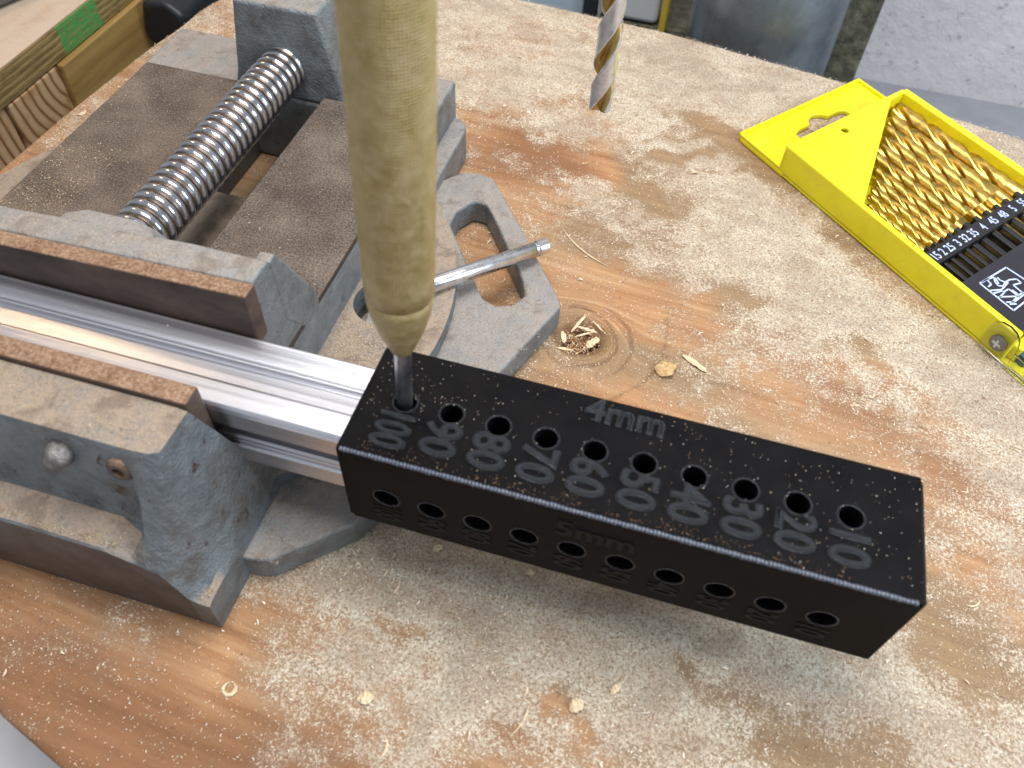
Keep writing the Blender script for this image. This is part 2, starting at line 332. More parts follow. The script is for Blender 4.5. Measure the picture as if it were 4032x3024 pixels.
def dustf(x, y):
    wx = x+10*(fbm(x, y, 22, 3, 11)-.5); wy = y+8*(fbm(x, y, 22, 3, 12)-.5)
    d = field(wx, wy, CTL)
    d = d+0.75*(fbm(x*0.7, y, 16, 5, 21)-.5)+0.5*(fbm(x, y, 4, 3, 31)-.5)
    for (ax, ay, bx, by, wd, am) in [(33, -5, 27, -42, 3.0, .4), (-12, -2, 40, -6, 3.5, .3), (60, 8, 130, 8, 4, .22), (60, 192, 40, 184, 4, -.5), (-20, 176, 30, 172, 5, -.45), (56, 178, 90, 196, 2, -.35), (10, 172, 45, 160, 5, -.35), (40, 160, 60, 150, 5, -.3), (36, 192, 60, 205, 2.5, -.3), (118, 112, 128, 100, 4, -.4), (70, 118, 88, 122, 3, -.3), (53, -18, 62, -24, 3, -.4), (80, -4, 95, -10, 3, -.35), (10, -12, 20, -14, 3, -.35), (35, -2, 33, -10, 1.2, -.7)]:
        t = np.clip(((x-ax)*(bx-ax)+(y-ay)*(by-ay))/((bx-ax)**2+(by-ay)**2), 0, 1); dd = np.hypot(x-ax-t*(bx-ax), y-ay-t*(by-ay)-2*np.sin(x*.35))
        d = d+am*np.exp(-(dd/wd)**2)
    # swept clean next to the yellow case
    d = d+0.35*np.exp(-((y-6-2*np.sin(x*.21))/4.2)**2)*(x > 14)*(x < 118)*(0.5+fbm(x, y, 8, 3, 71))
    # brown swept strip along the near side of the yellow case
    t = ((x-69)*.7125-(y-209)*.7017); o_ = -((x-69)*.7017+(y-209)*.7125)+2.0*(fbm(x, y, 9, 3, 61)-.5)
    strip = np.exp(-((o_-6)/7.0)**4)*(1/(1+np.exp(-(t+14)/3.0)))*(1/(1+np.exp((t-95)/9.0))); d = d-0.42*strip
    o2 = np.hypot((x-62)/26, (y-213)/13); d = d-0.3*np.exp(-o2**4)
    d = d+0.14*np.exp(-((x-60)/110)**2-((y+12)/26)**2)
    return np.clip(d, 0, 1)
KN = (34.2, 88.0)
# outline of the table top: y of its back edge and front edge over x
BACK = [(-182, 70), (-179, 90), (-177.7, 100.5), (-176.2, 140.7), (-172, 191), (-169, 208), (-168, 225), (-160, 255), (-140, 276), (-100, 283), (-35, 281.4), (30, 275.6), (105, 261.6), (177, 243), (320, 204)]
FRONT = [(-182, 55), (-150, 10), (-110, -30), (-60, -56), (-41.6, -61.5), (0, -72), (100, -95), (320, -140)]
def mk_table():
    xs = np.concatenate([np.linspace(-182, -165, 40)[:-1], np.linspace(-165, 215, 500)[:-1], np.linspace(215, 320, 20)])
    n = 420; t = np.linspace(0, 1, n)
    yb = np.interp(xs, [p[0] for p in BACK], [p[1] for p in BACK]); yf = np.interp(xs, [p[0] for p in FRONT], [p[1] for p in FRONT])
    X = np.repeat(xs[:, None], n, 1); Y = yf[:, None]+(yb-yf)[:, None]*t[None, :]
    D = dustf(X, Y)
    dk = np.hypot((X-KN[0]), (Y-KN[1])*1.1)
    Z = -50+0.55*np.clip(D-.35, 0, 1)*fbm(X, Y, 2.2, 3, 5)+0.35*np.clip(D-.6, 0, 1)*fbm(X, Y, 7, 3, 6)
    Z += 1.3*np.exp(-((Y-6-2*np.sin(X*.21))/4.0)**2)*np.clip((X-14)/8, 0, 1)*np.clip((120-X)/8, 0, 1)*fbm(X, Y, 4, 4, 72)
    Z += -3.8*np.exp(-(dk/7.4)**4)*(0.6+0.8*fbm(X, Y, 2, 3, 8))+0.35*np.exp(-((dk-10)/1.5)**2)
    D = D*(1-np.exp(-(dk/7.6)**4)); K = np.exp(-(dk/7.2)**4)*(0.1+1.1*fbm(X, Y, 1.6, 3, 9))
    th = np.arctan2(Y-KN[1], X-KN[0]); wob = dk+1.2*np.sin(th*2+.5)+1.5*(fbm(X, Y, 9, 2, 63)-.5)
    K = K+0.75*np.exp(-((wob-11.8)/.55)**2)*(np.cos(th-.3) > -.2)+0.7*np.exp(-((wob-16.6)/.45)**2)*np.clip(np.cos(th-.15)*1.6-.5, 0, 1)
    cr = [(58.4, 103.3), (59.5, 93.6), (59.5, 84.1), (55.4, 75.2), (48.8, 67.7), (45.0, 63.4)]
    for (ax, ay), (bx, by) in zip(cr[:-1], cr[1:]):
        t = np.clip(((X-ax)*(bx-ax)+(Y-ay)*(by-ay))/((bx-ax)**2+(by-ay)**2), 0, 1); dd = np.hypot(X-ax-t*(bx-ax)-.8*(fbm(X, Y, 3, 2, 65)-.5), Y-ay-t*(by-ay)); q = np.exp(-(dd/.6)**2)*fbm(X, Y, 2.5, 2, 66)*0.9
        K = np.maximum(K, q); Z = Z-0.5*q
    edge = np.minimum(np.minimum((Y-yf[:, None]), (yb[:, None]-Y)), 3.0); Z -= 0.9*(1-np.clip(edge/2.5, 0, 1))**2
    G = Y+0.10*X+7*(fbm(X*0.25, Y, 30, 3, 41)-.5)
    bl = np.exp(-(dk/9)**2); G = G*(1-bl)+(dk*0.7+9*fbm(X, Y, 8, 3, 43))*bl
    tone = fbm(X*0.5, Y, 28, 3, 51)+0.8*(field(X, Y, TONE, 25)-.5)
    V = np.stack([X, Y, Z], -1).reshape(-1, 3)*S; m = len(xs)
    idx = np.arange(m*n).reshape(m, n); Q = np.stack([idx[:-1, :-1], idx[1:, :-1], idx[1:, 1:], idx[:-1, 1:]], -1).reshape(-1, 4)
    # skirt
    bd = np.concatenate([idx[:, 0], idx[-1, 1:], idx[-2::-1, -1], idx[0, -2:0:-1]])
    B = V[bd].copy(); B[:, 2] = -6.8; k0 = len(V); V = np.concatenate([V, B]); kb = k0+np.arange(len(bd))
    F = np.stack([bd, kb, np.roll(kb, -1), np.roll(bd, -1)], -1); Qa = np.concatenate([Q, F])
    me = bpy.data.meshes.new('table_top'); me.vertices.add(len(V)); me.vertices.foreach_set('co', V.ravel())
    me.loops.add(len(Qa)*4); me.loops.foreach_set('vertex_index', Qa.ravel().astype(np.int32)); me.polygons.add(len(Qa)); me.polygons.foreach_set('loop_start', np.arange(0, len(Qa)*4, 4, dtype=np.int32))
    me.update(calc_edges=True); me.polygons.foreach_set('use_smooth', np.concatenate([np.ones(len(Q), bool), np.zeros(len(F), bool)]))
    for nm, A in (('dust', D), ('grain', G), ('tone', tone), ('knot', K)):
        a = me.attributes.new(nm, 'FLOAT', 'POINT'); vals = np.concatenate([A.ravel(), A.reshape(-1)[bd]*(0.3 if nm == 'dust' else 0 if nm == 'knot' else 1)]); a.data.foreach_set('value', vals.astype(np.float32))
    return me
TONE = np.array([(0, 150, .75), (-10, 170, .75), (30, 120, .6), (60, 60, .6), (100, 60, .55), (50, 90, .6), (-60, -35, .95), (-100, -20, 1), (-45, -50, 1.2), (-30, -45, 1.1), (-10, -40, .9), (-15, -35, .6), (104, -14, -.2), (120, -12, 0.0), (62, 185, -.1), (75, 165, 0), (100, 190, .1), (30, -30, .5), (-175, 150, .6), (140, 60, .7), (90, 230, .4), (150, 200, .4)])
mt = MT('pine_plywood_with_sawdust', 0.7, 0, 0.25)
def attr(m, nm):
    q = m.n('ShaderNodeAttribute'); q.attribute_name = nm; return q.outputs['Fac']
g = attr(mt, 'grain'); du = attr(mt, 'dust'); to = attr(mt, 'tone')
spx = mt.n('ShaderNodeSeparateXYZ'); mt.l(mt.co(), spx.inputs[0])
cb = mt.n('ShaderNodeCombineXYZ'); mt.l(mt.math('MULTIPLY', g, 0.55), cb.inputs[0]); mt.l(mt.math('MULTIPLY', spx.outputs[0], 0.28), cb.inputs[1])
gn = mt.n('ShaderNodeTexNoise'); gn.inputs['Scale'].default_value = 0.55; gn.inputs['Detail'].default_value = 6; gn.inputs['Roughness'].default_value = 0.62; mt.l(cb.outputs[0], gn.inputs['Vector'])
wood = mt.ramp(gn.outputs[0], [(0.22, (0.20, 0.092, 0.040)), (0.40, (0.36, 0.178, 0.080)), (0.58, (0.47, 0.265, 0.132)), (0.75, (0.56, 0.365, 0.21))])
wood = mt.mix(mt.ramp(to, [(0.40, 0.75), (0.56, 0.0)]), wood, mt.mix(gn.outputs[0], (0.13, 0.085, 0.045), (0.38, 0.27, 0.15)))
wood = mt.mix(mt.ramp(to, [(0.60, 0.0), (0.92, 0.95)]), wood, mt.mix(gn.outputs[0], (0.15, 0.065, 0.030), (0.34, 0.165, 0.078)))
dk = mt.ramp(mt.noise(1.9, 4, 0.7), [(0.655, 0), (0.69, 0.95)]); wood = mt.mix(mt.math('MULTIPLY', dk, 0.7), wood, (0.07, 0.035, 0.02))
cb2 = mt.n('ShaderNodeCombineXYZ'); mt.l(mt.math('MULTIPLY', g, 4.0), cb2.inputs[0]); mt.l(mt.math('MULTIPLY', spx.outputs[0], 1.2), cb2.inputs[1])
fn = mt.n('ShaderNodeTexNoise'); fn.inputs['Scale'].default_value = 0.9; fn.inputs['Detail'].default_value = 3; mt.l(cb2.outputs[0], fn.inputs['Vector'])
wood = mt.mix(mt.ramp(fn.outputs[0], [(0.62, 0), (0.75, 0.55)]), wood, (0.12, 0.055, 0.025))
f1 = mt.noise(0.85, 4, 0.9); f2 = mt.noise(0.45, 2, 0.6)
v = mt.math('ADD', mt.math('MULTIPLY', mt.math('SUBTRACT', f1, 0.5), 3.0), mt.math('MULTIPLY', mt.math('SUBTRACT', f2, 0.5), 1.2))
v = mt.math('ADD', v, mt.math('MULTIPLY', mt.math('SUBTRACT', du, 0.52), 1.6))
msk = mt.ramp(mt.math('ADD', v, 0.5), [(0.38, 0), (0.62, 1)])
dcol = mt.ramp(mt.noise(0.7, 4, 0.85), [(0.34, (0.20, 0.11, 0.065)), (0.42, (0.58, 0.43, 0.29)), (0.51, (0.88, 0.75, 0.56)), (0.62, (1.0, 0.96, 0.82))])
wood = mt.mix(mt.math('MULTIPLY', attr(mt, 'knot'), 1.0, clamp=True), wood, mt.mix(mt.noise(1.2, 4, 0.7), (0.035, 0.016, 0.008), (0.20, 0.09, 0.035)))
haz = mt.mix(mt.math('MULTIPLY', mt.math('POWER', du, 1.6), 0.66), wood, (0.64, 0.485, 0.34))
lf = mt.ramp(mt.noise(13, 5, 0.7, stretch=(0.6, 1, 1), dist=0.5), [(0.40, 0.0), (0.58, 1.0)])
dcol = mt.mix(mt.math('MULTIPLY', mt.math('SUBTRACT', 1, lf), 0.55), dcol, mt.ramp(mt.noise(0.8, 4, 0.85), [(0.38, (0.22, 0.13, 0.08)), (0.6, (0.66, 0.49, 0.36))]))
mt.color(mt.mix(mt.math('MULTIPLY', msk, 0.96), haz, dcol))
mt.bump(mt.math('MULTIPLY', f1, mt.math('ADD', du, 0.12)), 1.3); mt.bump(fn.outputs[0], 0.06)
tab = link('table_top', mk_table(), mt.m, None, kind='structure')
# ---------------------------------------------------------------- loose sawdust flakes
def flake_mesh(name, P, zf, mat, lmin=0.16, lmax=0.75, wd=(0.10, 0.22)):
    n = len(P); L = RNG.uniform(lmin, lmax, n)*RNG.random(n)**1.3+lmin; W = RNG.uniform(*wd, n); a = RNG.uniform(0, 2*np.pi, n)
    d = np.stack([np.cos(a), np.sin(a), RNG.normal(0, .35, n)], 1); p = np.stack([-np.sin(a), np.cos(a), RNG.normal(0, .5, n)], 1)
    bend = RNG.normal(0, .25, n); c = np.stack([P[:, 0], P[:, 1], zf+0.15+RNG.random(n)*.15], 1)
    h = d*(L/2)[:, None]; q = p*(W/2)[:, None]; mid = c+p*(bend*L)[:, None]+np.array([0, 0, 1])*(0.12*L)[:, None]
    V = np.stack([c-h-q*.5, c-h+q*.5, mid-q, mid+q, c+h-q*.4, c+h+q*.4], 1).reshape(-1, 3)*S
    b = np.arange(n)[:, None]*6; F = np.concatenate([b+np.array([0, 2, 3, 1]), b+np.array([2, 4, 5, 3])], 1).reshape(-1, 4)
    me = bpy.data.meshes.new(name); me.vertices.add(len(V)); me.vertices.foreach_set('co', V.ravel()); me.loops.add(F.size); me.loops.foreach_set('vertex_index', F.ravel().astype(np.int32))
    me.polygons.add(len(F)); me.polygons.foreach_set('loop_start', np.arange(0, F.size, 4, dtype=np.int32)); me.update(calc_edges=True); me.materials.append(mat); return me
def mk_flake(name, stops):
    m = MT(name, 0.75, 0, 0.2); g = m.n('ShaderNodeNewGeometry'); m.color(m.ramp(g.outputs['Random Per Island'], stops)); return m.m
M_flake = mk_flake('sawdust_flakes', [(0.0, (0.30, 0.16, 0.08)), (0.3, (0.60, 0.42, 0.27)), (0.7, (0.84, 0.69, 0.52)), (1, (0.95, 0.88, 0.76))])
M_flake2 = mk_flake('sawdust_flakes_dark', [(0.0, (0.20, 0.12, 0.06)), (0.5, (0.42, 0.29, 0.17)), (1, (0.70, 0.58, 0.42))])
def inpoly(x, y, poly):
    r = np.zeros(len(x), bool); j = len(poly)-1
    for i in range(len(poly)):
        xi, yi = poly[i][:2]; xj, yj = poly[j][:2]
        r ^= ((yi > y) != (yj > y)) & (x < (xj-xi)*(y-yi)/(yj-yi+1e-12)+xi); j = i
    return r
N = 560000
px = RNG.uniform(-178, 200, N); py = RNG.uniform(-75, 282, N)
ok = (py < np.interp(px, [p[0] for p in BACK], [p[1] for p in BACK])-.5) & (py > np.interp(px, [p[0] for p in FRONT], [p[1] for p in FRONT])+.5)
ok &= ~inpoly(px, py, [(-133, -25), (-24, -25), (-24, 10), (-30, 160), (-133, 160)])
px, py = px[ok], py[ok]; dd = dustf(px, py); ok = RNG.random(len(px)) < 0.11+0.42*dd**1.5; px, py, dd = px[ok], py[ok], dd[ok]
fk = RNG.random(len(px)) < 0.012
o = link('wood_fibres', flake_mesh('wood_fibres', np.stack([px[fk], py[fk]], 1), np.full(fk.sum(), -49.9), M_flake, 0.7, 2.2, (0.12, 0.5)), None, kind='stuff')
tag(o, 'larger torn wood fibres and slivers strewn among the sawdust', 'wood fibres')
o = link('sawdust', flake_mesh('sawdust', np.stack([px, py], 1), -50+0.3*np.clip(dd-.35, 0, 1), M_flake), None, kind='stuff')
tag(o, 'pale sawdust flakes scattered over the wooden table top', 'sawdust')
# ================================================================ THE VICE
XC = -81.5
vice = thing('drill_press_vice', 'silver-grey cast iron drill press vice with rusty jaws and thick threaded screw', 'vice', (XC, 65, -50))
# swivel base disc
n = 96; disc = [(XC+80*math.cos(2*math.pi*k/n), 65+80*math.sin(2*math.pi*k/n)) for k in range(n)]
v, f = prism_vf(disc, -49.9, -36); d0 = pym('base_disc', v, f, M_castR, vice)
cut(d0, *lathe_vf((-21, 71, -47), (0, 0, 1), [(0, 9), (20, 9)], 32))
cut(d0, *box_vf(-97, -67, 100, 160, -60, -30))
m = d0.modifiers.new('bevel', 'BEVEL'); m.width = 0.8*S; m.segments = 3; m.limit_method = 'ANGLE'; m.angle_limit = math.radians(40)
def lug(flip, name='lug'):
    fy = (lambda y: 130-y) if flip else (lambda y: y)
    poly = [(-34, 118), (-30, 130), (-20.6, 141.3), (-16, 142.6), (-10, 141.7), (-5.9, 136.8), (25.4, 93.6), (27.1, 90), (18, 63.3), (9, 37), (-12, 34), (-25, 60)] if not flip else [(-30, 142), (-20.6, 140.8), (-18, 140), (-3, 125.5), (4, 112), (2, 97), (-12, 94), (-25, 94)]
    slot = [(-16.0, 114.4), (-15.9, 121), (-12.4, 127.5), (-7.9, 127.4), (-3.4, 121.5), (3.6, 111.1), (12.7, 97.7), (15.5, 91), (13, 86.2), (8.3, 84.4), (3.9, 86.0), (-6.6, 100.6)]
    v, f = prism_vf([(a, fy(b)) for a, b in poly], -49.95, -41); o = pym(name, v, f, M_cast if flip else M_castD, vice)
    if not flip: cut(o, *prism_vf(slot, -60, -30))
    m = o.modifiers.new('bevel', 'BEVEL'); m.width = 0.9*S; m.segments = 3; m.limit_method = 'ANGLE'; m.angle_limit = math.radians(35)
    return o
lug(False); lug(True)
# rails: cast body with machined way on top
box('rail', -67, -31, 12, 138.5, -36.5, -22.3, M_cast, vice, 0.6)
box('rail', -132, -97, 12, 138.5, -36.5, -22.3, M_cast, vice, 0.6)
box('way', -67.3, -30.8, 8, 137.6, -22.2, -20, M_way, vice, 0.5)
box('way', -132.2, -96.7, 8, 137.6, -22.2, -20, M_way, vice, 0.5)
box('end_plate', -138, -31.5, 138.6, 168, -49.9, -24, M_castD, vice, 1.5)
prism('back_foot', [(-34, 112), (-25.6, 116), (-25.2, 158), (-26.3, 162.5), (-29.5, 165.3), (-36, 168)], -49.92, -37, M_castD, vice, 1.2)
# bracket that carries the screw
br = loft_vf([[(-101, 138.8, -24.2), (-61.5, 138.8, -24.2), (-61.5, 168, -24.2), (-101, 168, -24.2)], [(-99, 139.2, -17), (-61, 139.2, -17), (-61.5, 167, -17), (-99, 167, -17)], [(-95, 139.6, 7.5), (-66.8, 139.6, 7.5), (-66.8, 163, 7.5), (-95, 163, 7.5)]])
pym('screw_bracket', *br, M_cast, vice, bevel=1.6, segs=3)
# lead screw: helical round thread
def screw(y0, y1, x, z, r0, hgt, pitch):
    nth = 44; st = 0.36; ny = int((y1-y0)/st); secs = []
    for i in range(ny+1):
        y = y0+i*st; s = []
        for k in range(nth):
            th = 2*math.pi*k/nth; ph = (y/pitch-k/nth) % 1.0
            pr = math.sin(math.pi*min(1, ph/0.78)) if ph < 0.78 else 0.0
            r = r0+hgt*(pr**0.7 if pr > 0 else 0); s.append((x+r*math.cos(th), y, z+r*math.sin(th)))
        secs.append(s)
    return loft_vf(secs)
pym('lead_screw', *screw(44, 141, -80.8, -13.2, 6.9, 0.7, 3.35), M_screw, vice, smooth=True)
# fixed jaw casting: sections along x
def fsec(x, yt0, yt1, zt, prof, zb=-49.95, yb=12):
    return [(x, yb, zb), (x, yb, -21), (x, yt1, -21), (x, yt1, zt), (x, yt0, zt)]+[(x, a, b) for a, b in prof]+[(x, prof[-1][0], zb)]
secs = []
full = [(-13.6, 0.5), (-14.8, -5), (-15.6, -12), (-16.2, -18), (-17.4, -21.2), (-24.5, -22.8), (-25, -23.4)]
for x in (-150, -110, -90, -75, -60, -48, -42): secs.append(fsec(x, -13.2, -1.4, 1.4, [(a, b+0.2*math.sin(x*.2+a)) for a, b in full]))
dip = [(-14, 0.2), (-14.5, -6), (-14.9, -13), (-16.5, -20), (-19, -23.2), (-24, -24.6), (-25, -25.2)]
rdg = [(-14.2, -0.4), (-15.8, -5), (-17.6, -11), (-20.2, -17.5), (-22.4, -22.0), (-24.5, -25.6), (-25, -26.6)]
secs[-1] = fsec(-44, -13.2, -1.4, 1.4, full); secs.append(fsec(-40.6, -13.2, -1.4, 1.4, [((a+2*c)/3, (b+2*d)/3) for (a, b), (c, d) in zip(full, dip)])); secs.append(fsec(-39.0, -13.2, -1.4, 1.4, dip))
secs.append(fsec(-36.0, -13.1, -1.4, 1.4, rdg)); secs.append(fsec(-33.0, -12.9, -1.4, 1.3, [(a, b-1.0) for a, b in rdg]))
secs.append(fsec(-31.2, -11.6, -1.4, 0.9, [(-13.2, -1.2), (-15.2, -7), (-17.2, -14), (-19.8, -21), (-22.0, -26), (-24.5, -30.5), (-25, -31.5)]))
secs.append(fsec(-29.2, -9.0, 1.5, -9, [(-11, -11), (-12.5, -15), (-14.5, -20), (-17, -26), (-20, -31.5), (-24, -36), (-25, -37)]))
secs.append(fsec(-27.4, -8.0, 4, -18, [(-10, -20), (-11.5, -23), (-13.5, -27), (-16.5, -31.5), (-20, -35.5), (-24, -37.6), (-25, -38)]))
secs.append(fsec(-26.2, -4.0, 6, -27, [(-7, -29), (-9.5, -31), (-12.5, -33), (-16, -35.5), (-20, -37.5), (-24, -38), (-25, -38.4)]))
for s in secs[-1:]:
    for i in range(1, 3): s[i] = (s[i][0], s[i][1], -27)
secs.append([(x+1.9, y, min(z, -37.6)) for x, y, z in secs[-1]])
fj = pym('fixed_jaw', *loft_vf(secs), M_castR, vice)
fj.data.polygons.foreach_set('use_smooth', [True]*len(fj.data.polygons)); fj.data.set_sharp_from_angle(angle=math.radians(34))
M_bare = mk_plain('bare_brown_iron', (0.085, 0.062, 0.052), 0.55, 0.35, 9, 0.3)
fj.data.materials.append(M_bare)
for p in fj.data.polygons:
    if abs(p.normal.y) > 0.9 and p.center.y < -8.99 and p.center.x < 5.3: p.material_index = 1
box('jaw_plate', -150, -31.2, -1.3, 3.8, -15, 2.9, M_rust, vice, 0.55)
def tilt(vf): return [(x, y, z-0.040*(-30-x)) for x, y, z in vf[0]], vf[1]
pym('jaw_plate', *tilt(box_vf(-150, -29.8, 24.0, 28.5, -6.5, 9)), M_rust, vice, bevel=0.55)
# moving jaw casting
ms = []
for x, k in ((-150, 0), (-110, .5), (-98, 0), (-84, .4), (-66, 0), (-50, .6), (-40, .2), (-33, 0), (-30.6, -.4)):
    ms.append([(x, 28.5, 8.7), (x, 33.5+k, 8.9), (x, 36.3+k, 8.4), (x, 37.6+k, 6), (x, 38.4, 0), (x, 39, -9), (x, 40.5, -15), (x, 50, -17.5), (x, 51, -19.9), (x, 24.5, -19.9), (x, 24.5, -6.6), (x, 28.5, -6.6)])
mj = loft_vf(ms)
gus = loft_vf([[(x, 36, 7.8), (x, 39.0, 8.2), (x, 41.5, 4), (x, 50.8, -13.5), (x, 52.6, -16.5), (x, 52.8, -21.5), (x, 44, -21.5), (x, 37, -12)] for x in (-34.4, -30.4)])
pym('moving_jaw', *tilt(merge(mj, gus)), M_castD, vice, bevel=0.8, segs=3)
pym('screw_boss', *loft_vf([[(-98+b, y, -19.8), (-98+b, y, -6), (-94+b, y, -2.4+c), (-88, y, -1+c), (-75, y, -1+c), (-68-b, y, -2.4+c), (-64-b, y, -6), (-64-b, y, -19.8)] for y, b, c in ((38, 0, 0), (46, 1, 0), (49, 3, -1.2))]), M_castD, vice, bevel=1.0, segs=3)
pym('jaw_bolt', *lathe_vf((-39.8, -14.0, -4.6), (0.05, -1, 0.12), [(0, 3), (1.2, 2.9), (1.8, 2.2), (1.85, 1.3), (0.9, 1.1), (0.9, .01)], 20), M_rust, vice, smooth=False)
for x, z, r in ((-53.2, -4.6, 3.0), (-84, -4.6, 3.0)):
    b = pym('jaw_bolt', *lathe_vf((x, -14.0, z), (0.05, -1, 0.12), [(0, r), (1.6, r), (3.0, r*.86), (4.0, r*.6), (4.5, r*.28), (4.6, .01)], 28), M_bolt, vice, smooth=True)
# sawdust on the vice
def lie(poly, n, z, p=1.0):
    xs = [q[0] for q in poly]; ys = [q[1] for q in poly]; a = RNG.uniform(min(xs), max(xs), n); b = RNG.uniform(min(ys), max(ys), n)
    k = inpoly(a, b, poly) & (RNG.random(n) < p*(0.25+1.2*fbm(a, b, 9, 3, 77)**2)); return np.stack([a[k], b[k]], 1), np.full(k.sum(), z)
R4 = lambda x0, x1, y0, y1: [(x0, y0), (x1, y0), (x1, y1), (x0, y1)]
pts = []
pts.append(lie(R4(-66, -32, 55, 137), 700, -20)); pts.append(lie(R4(-131, -98, 55, 137), 1000, -20)); pts.append(lie(R4(-131, -112, 55, 92), 1500, -20))
pts.append(lie(R4(-30, -4, 20, 62), 5000, -36)); pts.append(lie(R4(-24, -2, 40, 100), 900, -36)); pts.append(lie(R4(-15, 25, 55, 92), 700, -41)); pts.append(lie(R4(-26, -16, -10, 6), 900, -42))
pts.append(lie(R4(-110, -32, 29, 36), 500, 8)); pts.append(lie(R4(-100, -32, -12, -2), 500, 1.5)); pts.append(lie(R4(-95, -42, -24, -18), 3200, -22.6)); pts.append(lie(R4(-28.5, -25, -24, 0), 700, -37.8))
P0 = np.concatenate([a for a, b in pts]); Z0 = np.concatenate([b for a, b in pts])
keep = ~((P0[:, 1] < 25) & (P0[:, 1] > 3) & (Z0 > -25)); P0, Z0 = P0[keep], Z0[keep]
for a in (0,):
    k = (Z0 < -38) & (P0[:, 0] > -30) & (P0[:, 1] > 50) & (P0[:, 1] < 130); sl = [(-14.2, 114.4), (-15.1, 122.8), (-7.9, 126.2), (16.3, 89.0), (8.3, 85.2), (3.9, 86.5), (-6.6, 100.6)]
    k &= inpoly(P0[:, 0], P0[:, 1], sl); P0, Z0 = P0[~k], Z0[~k]
o = link('sawdust', flake_mesh('sawdust_on_vice', P0, Z0, M_flake2, 0.15, 0.6, (0.1, 0.22)), None, kind='stuff'); tag(o, 'fine sawdust lying on the rails, jaws and feet of the vice', 'sawdust')
# ---------------------------------------------------------------- aluminium extrusion
def extr():
    p = [(3.9, -22.6), (3.9, -17.4), (4.6, -17.1), (4.6, -16.2), (5.1, -15.9), (4.5, -15.5), (4.5, -14.6), (5.0, -14.3), (4.6, -13.7), (7.5, -13.5), (7.5, -10.6), (4.0, -10.4), (3.9, -5.0), (4.2, -4.0), (5.0, -3.45), (10.0, -3.3), (10.4, -3.55), (14.9, -3.75), (15.3, -4.5), (15.8, -4.5), (16.1, -3.3), (16.6, -3.1), (17.1, -3.4), (17.3, -3.9), (17.7, -3.6), (23.2, -3.3), (23.8, -3.9), (23.9, -22.6)]
    return loft_vf([[(x, a, b) for a, b in p] for x in (-152, 5.5)])
o = pym('aluminium_extrusion', *extr(), M_alu); m = o.modifiers.new('bevel', 'BEVEL'); m.width = 0.25*S; m.segments = 3; m.limit_method = 'ANGLE'; m.angle_limit = math.radians(25)
tag(o, 'silver grooved aluminium extrusion clamped in the vice and entering the black jig', 'metal bar')
a = RNG.uniform(-100, -3, 110); b = RNG.uniform(4.5, 23, 110)
o = link('sawdust', flake_mesh('sawdust_on_bar', np.stack([a, b], 1), np.full(110, -3.6), M_flake, 0.12, 0.3, (0.1, 0.2)), None, kind='stuff'); tag(o, 'few white dust specks lying on the aluminium bar', 'sawdust')
# ---------------------------------------------------------------- black drilling jig
LX, WY, HZ, TH = 113.3, 28.1, 27.1, 3.6
jig = thing('drilling_jig', 'black 3D-printed drilling jig with two rows of holes and raised numbers', 'drilling jig', (0, 0, -HZ))
def plate_with_holes(u0, u1, v0, v1, holes, r, mapf, depth):
    """flat wall from (u0,v0) to (u1,v1) with round holes at (hu,hv); mapf(u,v,d) gives the point d below the outer face"""
    hv = holes[0][1]; c = 4.6; V, F = [], []
    def quad(a, b, c_, d_, d): k = len(V); V.extend([mapf(*a, d), mapf(*b, d), mapf(*c_, d), mapf(*d_, d)]); F.append((k, k+1, k+2, k+3))
    for d in (0, depth):
        quad((u0, v0), (u1, v0), (u1, hv-c), (u0, hv-c), d); quad((u0, hv+c), (u1, hv+c), (u1, v1), (u0, v1), d)
        us = [u0]+[x for h in holes for x in (h[0]-c, h[0]+c)]+[u1]
        for i in range(0, len(us), 2): quad((us[i], hv-c), (us[i+1], hv-c), (us[i+1], hv+c), (us[i], hv+c), d)
        for hu, _ in holes:
            n = 32; k = len(V)
            for j in range(n):
                t = 2*math.pi*(j+.5)/n; cx, sx = math.cos(t), math.sin(t); q = c/max(abs(cx), abs(sx))
                V.append(mapf(hu+r*cx, hv+r*sx, d)); V.append(mapf(hu+q*cx, hv+q*sx, d))
            for j in range(n):
                a = k+2*j; b = k+2*((j+1) % n); F.append((a, b, b+1, a+1))
            for sx_, sy_ in ((1, 1), (1, -1), (-1, 1), (-1, -1)):          # corner triangles of the square
                cand = sorted(range(n), key=lambda j: abs(math.cos(2*math.pi*(j+.5)/n)-sx_*.7071)+abs(math.sin(2*math.pi*(j+.5)/n)-sy_*.7071))[:2]
                V.append(mapf(hu+sx_*c, hv+sy_*c, d)); F.append((k+2*cand[0]+1, len(V)-1, k+2*cand[1]+1))
    for hu, hv_ in holes:
        n = 32; k = len(V)
        for dd_, rr in ((0, r), (depth, r)):
            for j in range(n):
                t = 2*math.pi*(j+.5)/n; V.append(mapf(hu+rr*math.cos(t), hv_+rr*math.sin(t), dd_))
        for j in range(n): F.append((k+j, k+(j+1) % n, k+n+(j+1) % n, k+n+j))
    return V, F
top_h = [(9.2+10*i, 14.6) for i in range(10)]; side_h = [(9.35+10*i, -14.9) for i in range(10)]
e = 0.9
B1 = plate_with_holes(e*.9, LX-.9, e, WY-.4, top_h, 2.3, lambda u, v, d: (u, v, -d), TH)
B2 = plate_with_holes(e*.9, LX-.9, -HZ+.4, -e, side_h, 2.75, lambda u, v, d: (u, d, v), TH)
